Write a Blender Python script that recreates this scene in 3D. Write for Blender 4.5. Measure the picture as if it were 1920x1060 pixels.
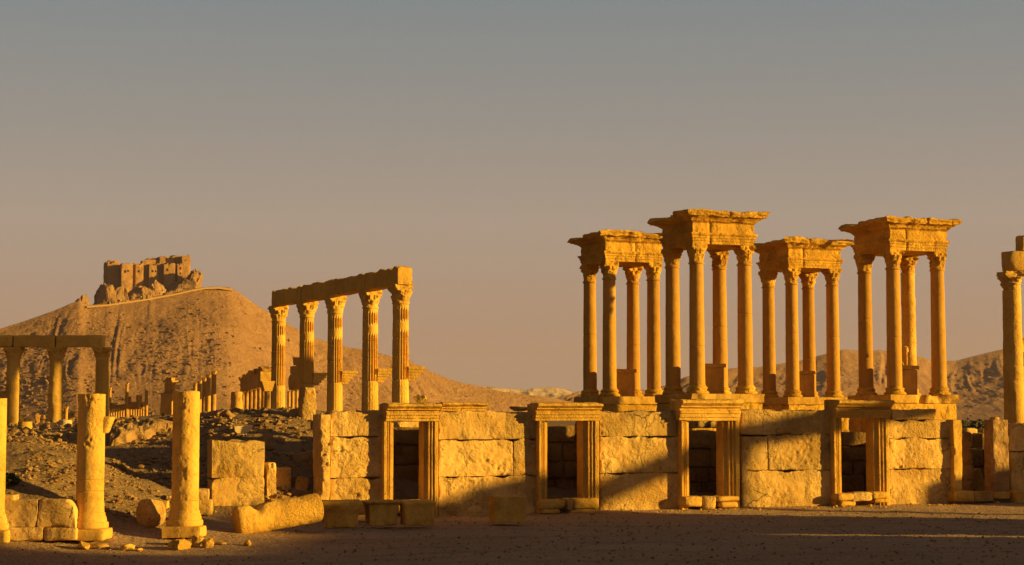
import bpy, math, random
import numpy as np
from mathutils import Vector

# ------------------------------------------------------------------ clear
for o in list(bpy.data.objects):
    bpy.data.objects.remove(o)
S = bpy.context.scene
COL = S.collection
R = math.radians

# ------------------------------------------------------------------ camera, sky, sun, exposure
HC, FPX, PITCH = 3.3, 3321.0, math.atan(255.0 / 3321.0)     # eye height, focal length in photo pixels, upward tilt
cam = bpy.data.cameras.new('camera')
cam.sensor_width = 36.0
cam.lens = 36.0 * FPX / 1920.0
cam.clip_start, cam.clip_end = 0.5, 40000
camo = bpy.data.objects.new('camera', cam)
COL.objects.link(camo)
camo.location = (0, 0, HC)
camo.rotation_euler = (math.pi / 2 + PITCH, 0, 0)
S.camera = camo

SUN_AZ, SUN_EL = R(82), R(9.0)            # azimuth from the direction behind the camera, towards the right
SUN = Vector((math.sin(SUN_AZ) * math.cos(SUN_EL), -math.cos(SUN_AZ) * math.cos(SUN_EL), math.sin(SUN_EL)))
sl = bpy.data.lights.new('sun', 'SUN')
sl.energy = 5.0
sl.angle = R(0.7)
sl.color = (1.0, 0.65, 0.115)
so = bpy.data.objects.new('sun', sl)
COL.objects.link(so)
so.rotation_euler = SUN.to_track_quat('Z', 'Y').to_euler()
so.location = (60, -20, 40)

w = bpy.data.worlds.new('World')
S.world = w
w.use_nodes = True
nt = w.node_tree
nt.nodes.clear()
out = nt.nodes.new('ShaderNodeOutputWorld')
bg = nt.nodes.new('ShaderNodeBackground')
sky = nt.nodes.new('ShaderNodeTexSky')
sky.sky_type = 'NISHITA'
sky.sun_disc = False
sky.sun_elevation = SUN_EL
sky.sun_rotation = math.pi - SUN_AZ
sky.dust_density = 4.0
sky.air_density = 1.2
tc = nt.nodes.new('ShaderNodeTexCoord')
sep = nt.nodes.new('ShaderNodeSeparateXYZ')
ramp = nt.nodes.new('ShaderNodeValToRGB')
nt.links.new(tc.outputs['Generated'], sep.inputs[0])
nt.links.new(sep.outputs['Z'], ramp.inputs[0])
STR = 0.1
EXPOSURE = 0.97
EXPO = 2 ** EXPOSURE
def hz(c): return (c[0] / STR / EXPO, c[1] / STR / EXPO, c[2] / STR / EXPO, 1)
el = ramp.color_ramp.elements
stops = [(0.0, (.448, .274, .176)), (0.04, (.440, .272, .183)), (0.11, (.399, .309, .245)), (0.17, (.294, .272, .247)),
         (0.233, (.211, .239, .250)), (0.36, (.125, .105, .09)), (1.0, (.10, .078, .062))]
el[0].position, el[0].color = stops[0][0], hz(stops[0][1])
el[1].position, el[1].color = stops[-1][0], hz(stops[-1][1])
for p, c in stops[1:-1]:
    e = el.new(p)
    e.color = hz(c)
mixs = nt.nodes.new('ShaderNodeMix')
mixs.data_type = 'RGBA'
mixs.inputs[0].default_value = 0.93
nt.links.new(sky.outputs[0], mixs.inputs[6])
nt.links.new(ramp.outputs[0], mixs.inputs[7])
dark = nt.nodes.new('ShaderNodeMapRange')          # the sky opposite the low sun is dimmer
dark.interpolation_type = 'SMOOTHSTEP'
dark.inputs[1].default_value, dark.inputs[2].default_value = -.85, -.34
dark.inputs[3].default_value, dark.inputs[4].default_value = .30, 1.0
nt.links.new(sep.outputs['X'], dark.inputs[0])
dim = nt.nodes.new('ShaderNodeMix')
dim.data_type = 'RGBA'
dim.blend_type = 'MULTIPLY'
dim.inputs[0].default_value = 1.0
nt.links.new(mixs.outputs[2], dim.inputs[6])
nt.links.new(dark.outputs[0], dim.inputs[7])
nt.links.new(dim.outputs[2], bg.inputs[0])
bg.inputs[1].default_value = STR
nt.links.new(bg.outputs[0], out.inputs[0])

S.view_settings.view_transform = 'Standard'
S.view_settings.look = 'None'
S.view_settings.exposure = EXPOSURE
S.view_settings.gamma = 1.0
S.view_settings.use_curve_mapping = False
S.render.engine = 'CYCLES'
S.cycles.max_bounces = 6
S.cycles.diffuse_bounces = 3
S.cycles.volume_bounces = 0
S.cycles.use_denoising = True

# ------------------------------------------------------------------ where a point seen in the photograph stands, at a given distance
CP, SP = math.cos(PITCH), math.sin(PITCH)
def at(px, py, Y):
    u, v = (px - 960) / FPX, (530 - py) / FPX
    dy = CP - v * SP
    t = Y / dy
    return np.array([u * t, Y, HC + t * (SP + v * CP)])
def gx(px, Y):
    return at(px, 785, Y)[0]

# ------------------------------------------------------------------ noise
def _hash(a, b, c, seed):
    n = (a * 73856093) ^ (b * 19349663) ^ (c * 83492791) ^ (seed * 374761393)
    n = n & 0xffffffff
    n = ((n ^ (n >> 15)) * 0x85ebca6b) & 0xffffffff
    n = ((n ^ (n >> 13)) * 0xc2b2ae35) & 0xffffffff
    n = n ^ (n >> 16)
    return n / 2147483648.0 - 1.0
def vnoise(p, seed=0):
    p = np.asarray(p, float)
    i = np.floor(p).astype(np.int64)
    f = p - i
    u = f * f * f * (f * (f * 6 - 15) + 10)
    a, b, c = i[:, 0], i[:, 1], i[:, 2]
    x, y, z = u[:, 0], u[:, 1], u[:, 2]
    def L(m, n, t): return m + (n - m) * t
    return L(L(L(_hash(a, b, c, seed), _hash(a + 1, b, c, seed), x), L(_hash(a, b + 1, c, seed), _hash(a + 1, b + 1, c, seed), x), y),
             L(L(_hash(a, b, c + 1, seed), _hash(a + 1, b, c + 1, seed), x), L(_hash(a, b + 1, c + 1, seed), _hash(a + 1, b + 1, c + 1, seed), x), y), z)
def fbm(p, octv=4, seed=0, gain=.5):
    p = np.asarray(p, float)
    s, a, t = 0, 1.0, 0
    for k in range(octv):
        s = s + a * vnoise(p * 2 ** k + 17.3 * k, seed + k * 7)
        t += a
        a *= gain
    return s / t
def vdisp(p, amp, freq, seed, octv=3):
    q = p * freq
    return amp * np.stack([fbm(q, octv, seed), fbm(q, octv, seed + 101), fbm(q, octv, seed + 202)], 1)
def sstep(a, b, x):
    t = np.clip((x - a) / (b - a), 0, 1)
    return t * t * (3 - 2 * t)

# ------------------------------------------------------------------ meshes and objects
def mesh(name, V, F, ngons=(), sharp=40):
    V = np.asarray(V, np.float32)
    me = bpy.data.meshes.new(name)
    F = np.asarray(F, np.int32).reshape(-1, 4) if len(F) else np.zeros((0, 4), np.int32)
    loops = [F.ravel()] + [np.asarray(g, np.int32) for g in ngons]
    sizes = [4] * len(F) + [len(g) for g in ngons]
    loops = np.concatenate(loops)
    starts = np.concatenate([[0], np.cumsum(sizes)[:-1]]).astype(np.int32)
    me.vertices.add(len(V))
    me.vertices.foreach_set('co', V.ravel())
    me.loops.add(len(loops))
    me.loops.foreach_set('vertex_index', loops.astype(np.int32))
    me.polygons.add(len(sizes))
    me.polygons.foreach_set('loop_start', starts)
    me.update(calc_edges=True)
    me.validate()
    me.polygons.foreach_set('use_smooth', np.ones(len(me.polygons), bool))
    if sharp:
        me.set_sharp_from_angle(angle=R(sharp))
    me.update()
    return me
def obj(name, me, mat, parent=None, loc=(0, 0, 0), rz=0.0):
    if not me.materials:
        me.materials.append(mat)
    o = bpy.data.objects.new(name, me)
    COL.objects.link(o)
    o.location = [float(v) for v in loc]
    o.rotation_euler = (0, 0, rz)
    if parent is not None:
        o.parent = parent
    return o
def tag(o, label, cat, group=None, kind='thing'):
    o['label'] = label
    o['category'] = cat
    o['kind'] = kind
    if group:
        o['group'] = group
    return o
def thing(name, label, cat, loc=(0, 0, 0), rz=0.0, group=None):
    o = bpy.data.objects.new(name, None)
    COL.objects.link(o)
    o.location = [float(v) for v in loc]
    o.rotation_euler = (0, 0, rz)
    o.empty_display_size = .2
    return tag(o, label, cat, group)
def merge(parts):
    V, F, G, n = [], [], [], 0
    for p in parts:
        v, f = p[0], p[1]
        g = p[2] if len(p) > 2 else []
        V.append(np.asarray(v, float))
        if len(f):
            F.append(np.asarray(f) + n)
        G += [[i + n for i in q] for q in g]
        n += len(v)
    return np.concatenate(V), (np.concatenate(F) if F else []), G
def rotz(V, a):
    c, s = math.cos(a), math.sin(a)
    V = np.asarray(V, float)
    return np.stack([V[:, 0] * c - V[:, 1] * s, V[:, 0] * s + V[:, 1] * c, V[:, 2]], 1)
def rotx(V, a):
    c, s = math.cos(a), math.sin(a)
    return np.stack([V[:, 0], V[:, 1] * c - V[:, 2] * s, V[:, 1] * s + V[:, 2] * c], 1)
def roty(V, a):
    c, s = math.cos(a), math.sin(a)
    return np.stack([V[:, 0] * c + V[:, 2] * s, V[:, 1], -V[:, 0] * s + V[:, 2] * c], 1)

def lattice_box(nx, ny, nz):
    def idx(i, j, k): return (i * (ny + 1) + j) * (nz + 1) + k
    Q = []
    def side(A, B, f):
        a, b = np.meshgrid(np.arange(A), np.arange(B), indexing='ij')
        a, b = a.ravel(), b.ravel()
        return f(a, b)
    for k, fl in ((0, True), (nz, False)):
        q = side(nx, ny, lambda a, b: np.stack([idx(a, b, k), idx(a + 1, b, k), idx(a + 1, b + 1, k), idx(a, b + 1, k)], 1))
        Q.append(q[:, ::-1] if fl else q)
    for j, fl in ((0, False), (ny, True)):
        q = side(nx, nz, lambda a, b: np.stack([idx(a, j, b), idx(a + 1, j, b), idx(a + 1, j, b + 1), idx(a, j, b + 1)], 1))
        Q.append(q[:, ::-1] if fl else q)
    for i, fl in ((0, True), (nx, False)):
        q = side(ny, nz, lambda a, b: np.stack([idx(i, a, b), idx(i, a + 1, b), idx(i, a + 1, b + 1), idx(i, a, b + 1)], 1))
        Q.append(q[:, ::-1] if fl else q)
    Q = np.concatenate(Q)
    u, inv = np.unique(Q.ravel(), return_inverse=True)
    k = u % (nz + 1)
    j = (u // (nz + 1)) % (ny + 1)
    i = u // ((nz + 1) * (ny + 1))
    return np.stack([i / nx, j / ny, k / nz], 1), inv.reshape(-1, 4)

def block(size, step=.1, r=.04, amp=.02, freq=2.5, seed=0, chip=1.0, front=0.0, taper=0.0, lump=0.0):
    """a rough dressed stone: x centred, y from 0 backwards (+), z from 0 up; front adds extra pitting to the -y face"""
    sx, sy, sz = size
    n = [max(2, int(round(v / step))) for v in size]
    n = [min(v, 100) for v in n]
    P, F = lattice_box(*n)
    h = np.array(size) / 2
    p = (P - .5) * 2 * h
    off = np.array([seed * 3.17 % 91, seed * 7.7 % 83, seed * 1.3 % 77])
    if lump > 0:
        e = np.linalg.norm(p / h, axis=1)
        p = p * (1 - lump * np.clip(e - 1, 0, 1)[:, None])
    cn = fbm((p + off) * 1.7, 3, seed + 5)
    rr = np.clip(r * (1 + chip * 2.2 * np.clip(cn, -.35, 1)), .006, min(h) * .95)[:, None]
    q = np.clip(p, -(h - rr), h - rr)
    d = p - q
    ln = np.linalg.norm(d, axis=1, keepdims=True) + 1e-9
    nrm = d / ln
    p = q + nrm * np.minimum(ln, rr)
    nz = fbm((p + off) * freq, 4, seed)
    p = p + nrm * (amp * nz)[:, None]
    p += vdisp(p + off, amp * .8, freq * .35, seed + 31, 2)
    if front > 0:
        m = np.clip(-nrm[:, 1], 0, 1)
        pit = fbm((p + off) * np.array([6.5, 6.5, 7.5]), 3, seed + 77, .65)
        big = fbm((p + off) * 1.1, 2, seed + 55)
        mk = np.clip(.35 + 1.9 * fbm((p + off) * .9 + 9, 2, seed + 91), .12, 1.5)
        p[:, 1] += m * mk * front * (np.clip(pit + .25 * big, -.5, .42) + .2 * np.abs(pit))
    if taper:
        s = 1 - taper * (p[:, 2] / (2 * h[2]) + .5)
        p[:, 0] *= s
        p[:, 1] *= s
    p += np.array([0, h[1], h[2]])
    return p, F, []

def lathe(prof, segs=40, closed=True, amp=0.0, freq=3, seed=0, rfun=None):
    prof = np.asarray(prof, float)
    th = np.linspace(0, 2 * math.pi, segs, endpoint=False)
    r = np.repeat(prof[:, 0][:, None], segs, 1)
    z = np.repeat(prof[:, 1][:, None], segs, 1)
    T = np.repeat(th[None], len(prof), 0)
    if rfun is not None:
        r = rfun(r, T, z)
    V = np.stack([r * np.cos(T), r * np.sin(T), z], -1).reshape(-1, 3)
    if amp:
        off = seed * 5.13 % 97
        n = fbm((V + off) * freq, 4, seed)
        rad = np.stack([np.cos(T), np.sin(T), 0 * T], -1).reshape(-1, 3)
        V = V + rad * (amp * n)[:, None] + vdisp(V + off, amp * .4, freq, seed + 9, 2)
    m = len(prof)
    a, b = np.meshgrid(np.arange(m - 1), np.arange(segs), indexing='ij')
    a, b = a.ravel(), b.ravel()
    b2 = (b + 1) % segs
    F = np.stack([a * segs + b, a * segs + b2, (a + 1) * segs + b2, (a + 1) * segs + b], 1)
    G = [list(range(segs))[::-1], [(m - 1) * segs + k for k in range(segs)]] if closed else []
    return V, F, G

def resample(pts, step):
    pts = np.asarray(pts, float)
    o = []
    n = len(pts)
    for i in range(n):
        a, b = pts[i], pts[(i + 1) % n]
        k = max(1, int(np.linalg.norm(b - a) / step))
        for t in range(k):
            o.append(a + (b - a) * t / k)
    return np.array(o)
def sweep(prof, length, step=.1, pstep=.08, amp=.01, freq=3, seed=0, axis='x', chip=0.0):
    """a moulded bar: closed profile (y,z) run along x, or (x,y) run up z"""
    p2 = resample(prof, pstep)
    n = len(p2)
    m = max(2, int(length / step)) + 1
    L = np.linspace(0, length, m)
    a = np.repeat(p2[None], m, 0)
    l = np.repeat(L[:, None], n, 1)
    if axis == 'x':
        V = np.stack([l, a[..., 0], a[..., 1]], -1).reshape(-1, 3)
    else:
        V = np.stack([a[..., 0], a[..., 1], l], -1).reshape(-1, 3)
    off = np.array([seed * 2.3 % 51, seed * 4.1 % 47, seed * 1.7 % 43])
    V = V + vdisp(V + off, amp, freq, seed, 3)
    if chip:
        c = np.clip(fbm((V + off) * 2.0, 3, seed + 3) - .12, 0, 1) * chip
        ctr = np.array([V[:, 0].mean(), V[:, 1].mean(), V[:, 2].mean()])
        d = ctr - V
        if axis == 'x': d[:, 0] *= .1
        else: d[:, 2] *= .1
        V = V + d * c[:, None]
    i, j = np.meshgrid(np.arange(m - 1), np.arange(n), indexing='ij')
    i, j = i.ravel(), j.ravel()
    j2 = (j + 1) % n
    F = np.stack([i * n + j, (i + 1) * n + j, (i + 1) * n + j2, i * n + j2], 1)
    G = [list(range(n)), [(m - 1) * n + k for k in range(n)][::-1]]
    return V, F, G

def icos(sub):
    import bmesh
    bm = bmesh.new()
    bmesh.ops.create_icosphere(bm, subdivisions=sub, radius=1.0)
    V = np.array([v.co[:] for v in bm.verts])
    T = [[v.index for v in f.verts] for f in bm.faces]
    bm.free()
    return V, T
ICO = {k: icos(k) for k in (1, 2, 3, 4, 5)}
def boulder(dims, seed=0, sub=4, amp=.22, freq=1.1, flat=.35, fine=.05):
    """irregular stone, resting on z = 0, centred in x,y"""
    V, T = ICO[sub]
    off = np.array([seed * 3.7 % 61, seed * 9.1 % 53, seed * 5.9 % 59])
    rng = np.random.RandomState(seed)
    p = V.copy()
    for k in range(14):
        n = rng.normal(size=3)
        n /= np.linalg.norm(n)
        c = rng.uniform(.5, .88)
        d = p @ n
        p -= np.outer(np.clip(d - c, 0, None) * .97, n)
    p = p * (1 + .6 * amp * fbm((V + off) * freq, 3, seed))[:, None]
    p = p * (1 + fine * fbm((V + off) * 5, 3, seed + 3))[:, None]
    p = p / np.abs(p).max(0) * np.array(dims) / 2
    zmin = -dims[2] / 2 * (1 - .18)
    p[:, 2] = np.maximum(p[:, 2], zmin)
    p[:, 2] -= zmin
    return p, [], T

# ------------------------------------------------------------------ materials
def nodes(name):
    m = bpy.data.materials.new(name)
    m.use_nodes = True
    t = m.node_tree
    b = t.nodes['Principled BSDF']
    b.inputs['Roughness'].default_value = .92
    b.inputs['Specular IOR Level'].default_value = .12
    return m, t, b
def N(t, typ, **kw):
    n = t.nodes.new(typ)
    for k, v in kw.items():
        setattr(n, k, v)
    return n
def mixc(t, f, a, b, mode='MIX'):
    m = N(t, 'ShaderNodeMix', data_type='RGBA', blend_type=mode)
    for s, v in ((0, f), (6, a), (7, b)):
        if hasattr(v, 'is_linked') or hasattr(v, 'node'):
            t.links.new(v, m.inputs[s])
        elif s == 0:
            m.inputs[0].default_value = v
        else:
            m.inputs[s].default_value = tuple(v) + (1,)
    return m.outputs[2]
def noise(t, vec, sc, det=5, rough=.6, dist=0):
    n = N(t, 'ShaderNodeTexNoise')
    n.inputs['Scale'].default_value = sc
    n.inputs['Detail'].default_value = det
    n.inputs['Roughness'].default_value = rough
    n.inputs['Distortion'].default_value = dist
    t.links.new(vec, n.inputs['Vector'])
    return n.outputs[0]
def rmp(t, v, lo, hi):
    m = N(t, 'ShaderNodeMapRange')
    m.inputs[1].default_value, m.inputs[2].default_value = lo, hi
    t.links.new(v, m.inputs[0])
    return m.outputs[0]
def math_(t, op, a, b):
    m = N(t, 'ShaderNodeMath', operation=op)
    for i, v in enumerate((a, b)):
        if isinstance(v, (int, float)): m.inputs[i].default_value = v
        else: t.links.new(v, m.inputs[i])
    return m.outputs[0]
def bump(t, b, h, dist, strength=1.0):
    n = N(t, 'ShaderNodeBump')
    n.inputs['Distance'].default_value = dist
    n.inputs['Strength'].default_value = strength
    t.links.new(h, n.inputs['Height'])
    t.links.new(n.outputs[0], b.inputs['Normal'])

def stone(name, light, dark, stain, scale=1.0, bdist=.05, fine=7.0, pits=.5, stain_amt=.5, streak=0.0, crust=.45, crack=0.0, vary=.16, coarse=.9):
    m, t, b = nodes(name)
    g = N(t, 'ShaderNodeNewGeometry').outputs['Position']
    n1 = noise(t, g, .55 * scale, 6, .62)
    n2 = noise(t, g, 3.2 * scale, 6, .7, .3)
    n3 = noise(t, g, fine * scale, 5, .68)
    vo = N(t, 'ShaderNodeTexVoronoi')
    vo.inputs['Scale'].default_value = 9.0 * scale
    t.links.new(g, vo.inputs['Vector'])
    c = mixc(t, rmp(t, n1, .35, .66), dark, light)
    c = mixc(t, math_(t, 'MULTIPLY', rmp(t, n2, .52, .74), stain_amt), c, stain)
    pit = math_(t, 'MULTIPLY', rmp(t, n3, .40, .27), pits)
    c = mixc(t, pit, c, [v * .35 for v in dark])
    if streak:
        mp = N(t, 'ShaderNodeMapping')
        mp.inputs['Scale'].default_value = (2.2, 2.2, .12)
        t.links.new(g, mp.inputs[0])
        n4 = noise(t, mp.outputs[0], 2.0, 5, .65)
        c = mixc(t, math_(t, 'MULTIPLY', rmp(t, n4, .5, .75), streak), c, [v * .5 for v in dark])
    oi = N(t, 'ShaderNodeObjectInfo')
    tone = N(t, 'ShaderNodeMapRange')
    tone.inputs[3].default_value, tone.inputs[4].default_value = 1 - vary, 1 + vary * .35
    t.links.new(oi.outputs['Random'], tone.inputs[0])
    # dark weathering crust in patches
    n5 = noise(t, g, 1.3 * scale, 8, .78, .6)
    c = mixc(t, math_(t, 'MULTIPLY', rmp(t, n5, .54, .70), crust), c, [v * .42 for v in dark])
    c = mixc(t, 1.0, c, tone.outputs[0], 'MULTIPLY')
    h = math_(t, 'ADD', math_(t, 'MULTIPLY', n2, coarse), math_(t, 'MULTIPLY', n3, .8))
    h = math_(t, 'SUBTRACT', h, math_(t, 'MULTIPLY', pit, .35))
    if crack:
        wv = N(t, 'ShaderNodeVectorMath', operation='ADD')
        nc = N(t, 'ShaderNodeTexNoise'); nc.inputs['Scale'].default_value = 2.4; nc.inputs['Detail'].default_value = 4
        t.links.new(g, nc.inputs['Vector'])
        sc2 = N(t, 'ShaderNodeVectorMath', operation='SCALE'); sc2.inputs['Scale'].default_value = .55
        t.links.new(nc.outputs['Color'], sc2.inputs[0])
        t.links.new(g, wv.inputs[0]); t.links.new(sc2.outputs[0], wv.inputs[1])
        ve = N(t, 'ShaderNodeTexVoronoi', feature='DISTANCE_TO_EDGE')
        ve.inputs['Scale'].default_value = crack
        t.links.new(wv.outputs[0], ve.inputs['Vector'])
        cm = math_(t, 'MULTIPLY', rmp(t, ve.outputs[0], .022, .003), rmp(t, n1, .50, .60))
        c = mixc(t, math_(t, 'MULTIPLY', cm, .55), c, [v * .25 for v in dark])
        h = math_(t, 'SUBTRACT', h, math_(t, 'MULTIPLY', cm, .5))
    t.links.new(c, b.inputs['Base Color'])
    nm = noise(t, g, .9 * scale, 3, .5)
    h = math_(t, 'MULTIPLY', h, math_(t, 'ADD', math_(t, 'MULTIPLY', rmp(t, nm, .42, .58), 1.0), .22))
    bump(t, b, h, bdist)
    return m

WALL = stone('limestone_wall', (.76, .485, .18), (.57, .32, .09), (.84, .59, .29), 1.0, .14, 13.0, 1.0, .6, .35, .6, .8, .26, .4)
TRIM = stone('limestone_moulding', (.74, .435, .10), (.58, .315, .06), (.44, .23, .05), 1.2, .07, 13.0, 1.0, .45, .35, .5, 0, .14, .35)
SHAFT = stone('limestone_shaft', (.76, .455, .11), (.62, .345, .07), (.46, .235, .05), 1.0, .06, 13.0, .8, .45, .30, .28, 0, .1, .4)
GRANITE = stone('granite_shaft', (.52, .275, .060), (.465, .242, .052), (.40, .205, .05), 1.6, .016, 14.0, .35, .5, .5, .4, 0, .24)
TETRA = stone('weathered_limestone', (.74, .415, .065), (.58, .30, .042), (.40, .195, .035), 1.0, .15, 11.0, 1.0, .5, .4, .6, 0, .12, .5)
FAR = stone('distant_limestone', (.62, 0.335, .08), (.48, 0.242, .055), (.36, 0.177, .05), .5, .10, 3.0, .35, .4, .2)
RUBBLE = stone('rough_fieldstone', (.42, 0.251, .12), (.29, 0.163, .07), (.50, 0.307, .15), 1.1, .10, 6.0, .5, .5)
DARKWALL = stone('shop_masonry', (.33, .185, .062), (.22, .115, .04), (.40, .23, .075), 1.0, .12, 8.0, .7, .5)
CASTLE = stone('castle_limestone', (.48, 0.265, .12), (.38, 0.205, .09), (.31, 0.167, .075), .12, .5, 1.2, .3, .5)
CRAG = stone('crag_rock', (.36, .205, .105), (.25, .14, .07), (.20, .11, .055), .1, 1.6, .8, .5, .5)
PALE = stone('pale_marble', (.74, .55, .30), (.64, .45, .22), (.56, .38, .16), 1.0, .02, 8.0, .2, .3)

def ground_mat():
    m, t, b = nodes('gravel_ground')
    g = N(t, 'ShaderNodeNewGeometry').outputs['Position']
    sep = N(t, 'ShaderNodeSeparateXYZ')
    t.links.new(g, sep.inputs[0])
    n1 = noise(t, g, .18, 6, .6)
    n2 = noise(t, g, 2.0, 7, .72)
    n3 = noise(t, g, 9.0, 5, .7)
    vo = N(t, 'ShaderNodeTexVoronoi')
    vo.inputs['Scale'].default_value = 8.0
    t.links.new(g, vo.inputs['Vector'])
    grav = mixc(t, rmp(t, n1, .35, .65), (.34, .215, .15), (.42, .275, .19))
    grav = mixc(t, math_(t, 'MULTIPLY', rmp(t, n3, .5, .75), .7), grav, (.56, .38, .24))
    mpg = N(t, 'ShaderNodeMapping'); mpg.inputs['Scale'].default_value = (.10, 1.1, 1)
    t.links.new(g, mpg.inputs[0])
    ntr = noise(t, mpg.outputs[0], 1.0, 6, .65, .4)
    grav = mixc(t, math_(t, 'MULTIPLY', rmp(t, ntr, .48, .66), .55), grav, (.21, .13, .08))
    n6 = noise(t, g, 26.0, 3, .8)
    grav = mixc(t, math_(t, 'MULTIPLY', rmp(t, n6, .52, .66), .8), grav, (.62, .44, .29))
    grav = mixc(t, math_(t, 'MULTIPLY', rmp(t, n6, .46, .36), .8), grav, (.13, .08, .05))
    dirt = mixc(t, rmp(t, n2, .35, .68), (.20, .125, .068), (.33, .21, .115))
    hgt = math_(t, 'ADD', sep.outputs['Z'], math_(t, 'MULTIPLY', math_(t, 'SUBTRACT', n2, .5), .5))
    c = mixc(t, rmp(t, hgt, .12, .45), grav, dirt)
    c = mixc(t, math_(t, 'MULTIPLY', rmp(t, n3, .42, .28), .6), c, (.10, .06, .03))
    t.links.new(c, b.inputs['Base Color'])
    h = math_(t, 'ADD', math_(t, 'MULTIPLY', n2, 1.0), math_(t, 'MULTIPLY', n3, .6))
    h = math_(t, 'ADD', h, math_(t, 'MULTIPLY', vo.outputs[0], -.35))
    bump(t, b, h, .11)
    return m
GROUND = ground_mat()

def hill_mat(name, a, bb, rock, sc=1.0, bd=2.0, grit=1.0):
    m, t, b = nodes(name)
    g = N(t, 'ShaderNodeNewGeometry').outputs['Position']
    n1 = noise(t, g, .012 * sc, 7, .62)
    n2 = noise(t, g, .09 * sc, 7, .75)
    n3 = noise(t, g, .42 * sc, 5, .75)
    c = mixc(t, rmp(t, n1, .36, .64), a, bb)
    c = mixc(t, math_(t, 'MULTIPLY', rmp(t, n3, .5, .72), .55 * grit), c, rock)
    c = mixc(t, math_(t, 'MULTIPLY', rmp(t, n2, .45, .28), .55 * grit), c, [v * .5 for v in a])
    t.links.new(c, b.inputs['Base Color'])
    h = math_(t, 'ADD', math_(t, 'MULTIPLY', n2, 1.0), math_(t, 'MULTIPLY', n3, .45 * grit))
    bump(t, b, h, bd)
    return m
HILL = hill_mat('castle_hill_earth', (.31, .165, .09), (.43, .235, .13), (.52, .30, .165), 1.0, 3.4, 1.5)
RHILL = hill_mat('rocky_hill_earth', (.32, .175, .105), (.39, .22, .13), (.25, .135, .085), .7, 3.0, .9)
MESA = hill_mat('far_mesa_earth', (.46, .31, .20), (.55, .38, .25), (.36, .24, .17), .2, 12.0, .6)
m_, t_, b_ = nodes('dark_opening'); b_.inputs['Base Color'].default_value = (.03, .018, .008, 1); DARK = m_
m_, t_, b_ = nodes('dark_pebble'); b_.inputs['Base Color'].default_value = (.07, .045, .03, 1); CRAGD = m_
m_, t_, b_ = nodes('scrub_leaf'); b_.inputs['Base Color'].default_value = (.060, .060, .016, 1); LEAF = m_
m_, t_, b_ = nodes('dark_scrub'); b_.inputs['Base Color'].default_value = (.055, .048, .026, 1); SCRUB = m_
m_, t_, b_ = nodes('whitewash'); b_.inputs['Base Color'].default_value = (.72, .62, .46, 1); WHITE = m_
m_, t_, b_ = nodes('track_earth'); b_.inputs['Base Color'].default_value = (.33, .195, .10, 1); TRACK = m_

# ------------------------------------------------------------------ the ground
def P(px, py, d): return tuple(at(px, py, d))
ctrl = [(-60, 20, 0), (-30, 30, 0), (0, 30, 0), (25, 30, 0), (60, 30, 0), (-30, 44, 0), (-18, 46.5, 0), (-14, 48.6, 0), (-12.2, 49.3, .0), (-9.6, 49.6, 0),
        (-7.4, 51.5, 0), (-5, 54, 0), (-2, 57.5, 0), (1, 59, 0), (5, 61.5, 0), (10, 63, 0), (18, 66.5, 0), (30, 70, 0), (45, 60, 0), (70, 80, 0), (0, 45, 0), (10, 50, 0), (20, 50, 0), (0, 53, 0), (10, 57, 0),
        (-9.6, 56.2, .05), (-8.1, 57.0, .1), (-5.5, 58.3, .1), (-4, 60, .15), (-3, 62, .25), (0, 62.5, .15), (5, 64.5, .15), (10, 66.5, .15), (16, 69, .15), (22, 71, .15)]
ctrl += [P(300, 925, 55), P(235, 962, 51), P(230, 890, 58.5), P(230, 840, 61.5), P(250, 806, 64), P(300, 790, 65), P(400, 774, 66), P(480, 771, 66.5), P(550, 764, 68), P(600, 772, 67),
         P(350, 850, 61.5), P(380, 905, 58.5), P(470, 850, 60.5), P(540, 850, 61.2), P(440, 820, 61.5), P(560, 800, 64), P(585, 925, 59.6), P(530, 905, 59.0), P(330, 803, 64),
         P(60, 813, 57), P(0, 828, 56), P(108, 836, 57), P(122, 843, 58), P(112, 836, 66), P(30, 815, 60), P(60, 860, 53.5), P(60, 905, 51), P(100, 932, 49.6), P(0, 925, 49.6), P(-60, 830, 57), P(-60, 910, 50.5), P(-200, 830, 60),
         P(140, 846, 56), P(155, 840, 62), P(125, 816, 75), P(60, 810, 92), P(20, 804, 112), P(100, 804, 115), P(190, 800, 115), P(-100, 806, 110),
         P(300, 776, 100), P(522, 774, 90), P(640, 778, 85), P(751, 780, 77), P(680, 782, 71), P(830, 795, 76), P(905, 806, 72), P(1000, 832, 74), P(1100, 850, 78),
         P(1250, 860, 82), P(1500, 850, 84), P(1700, 850, 86), P(1600, 822, 104), P(1300, 830, 104), P(1860, 850, 82), P(1860, 815, 130), P(1600, 812, 140), P(1100, 800, 140), P(600, 790, 150), P(100, 795, 150)]
ctrl = np.array(ctrl)
def rbf_fit(c):
    D = np.linalg.norm(c[:, None, :2] - c[None, :, :2], axis=2)
    n = len(c)
    A = np.zeros((n + 3, n + 3))
    A[:n, :n] = D - np.eye(n) * 0.4
    A[:n, n] = A[n, :n] = 1
    A[:n, n + 1:] = c[:, :2]
    A[n + 1:, :n] = c[:, :2].T
    return np.linalg.solve(A, np.concatenate([c[:, 2], [0, 0, 0]]))
RW = rbf_fit(ctrl)
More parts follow.
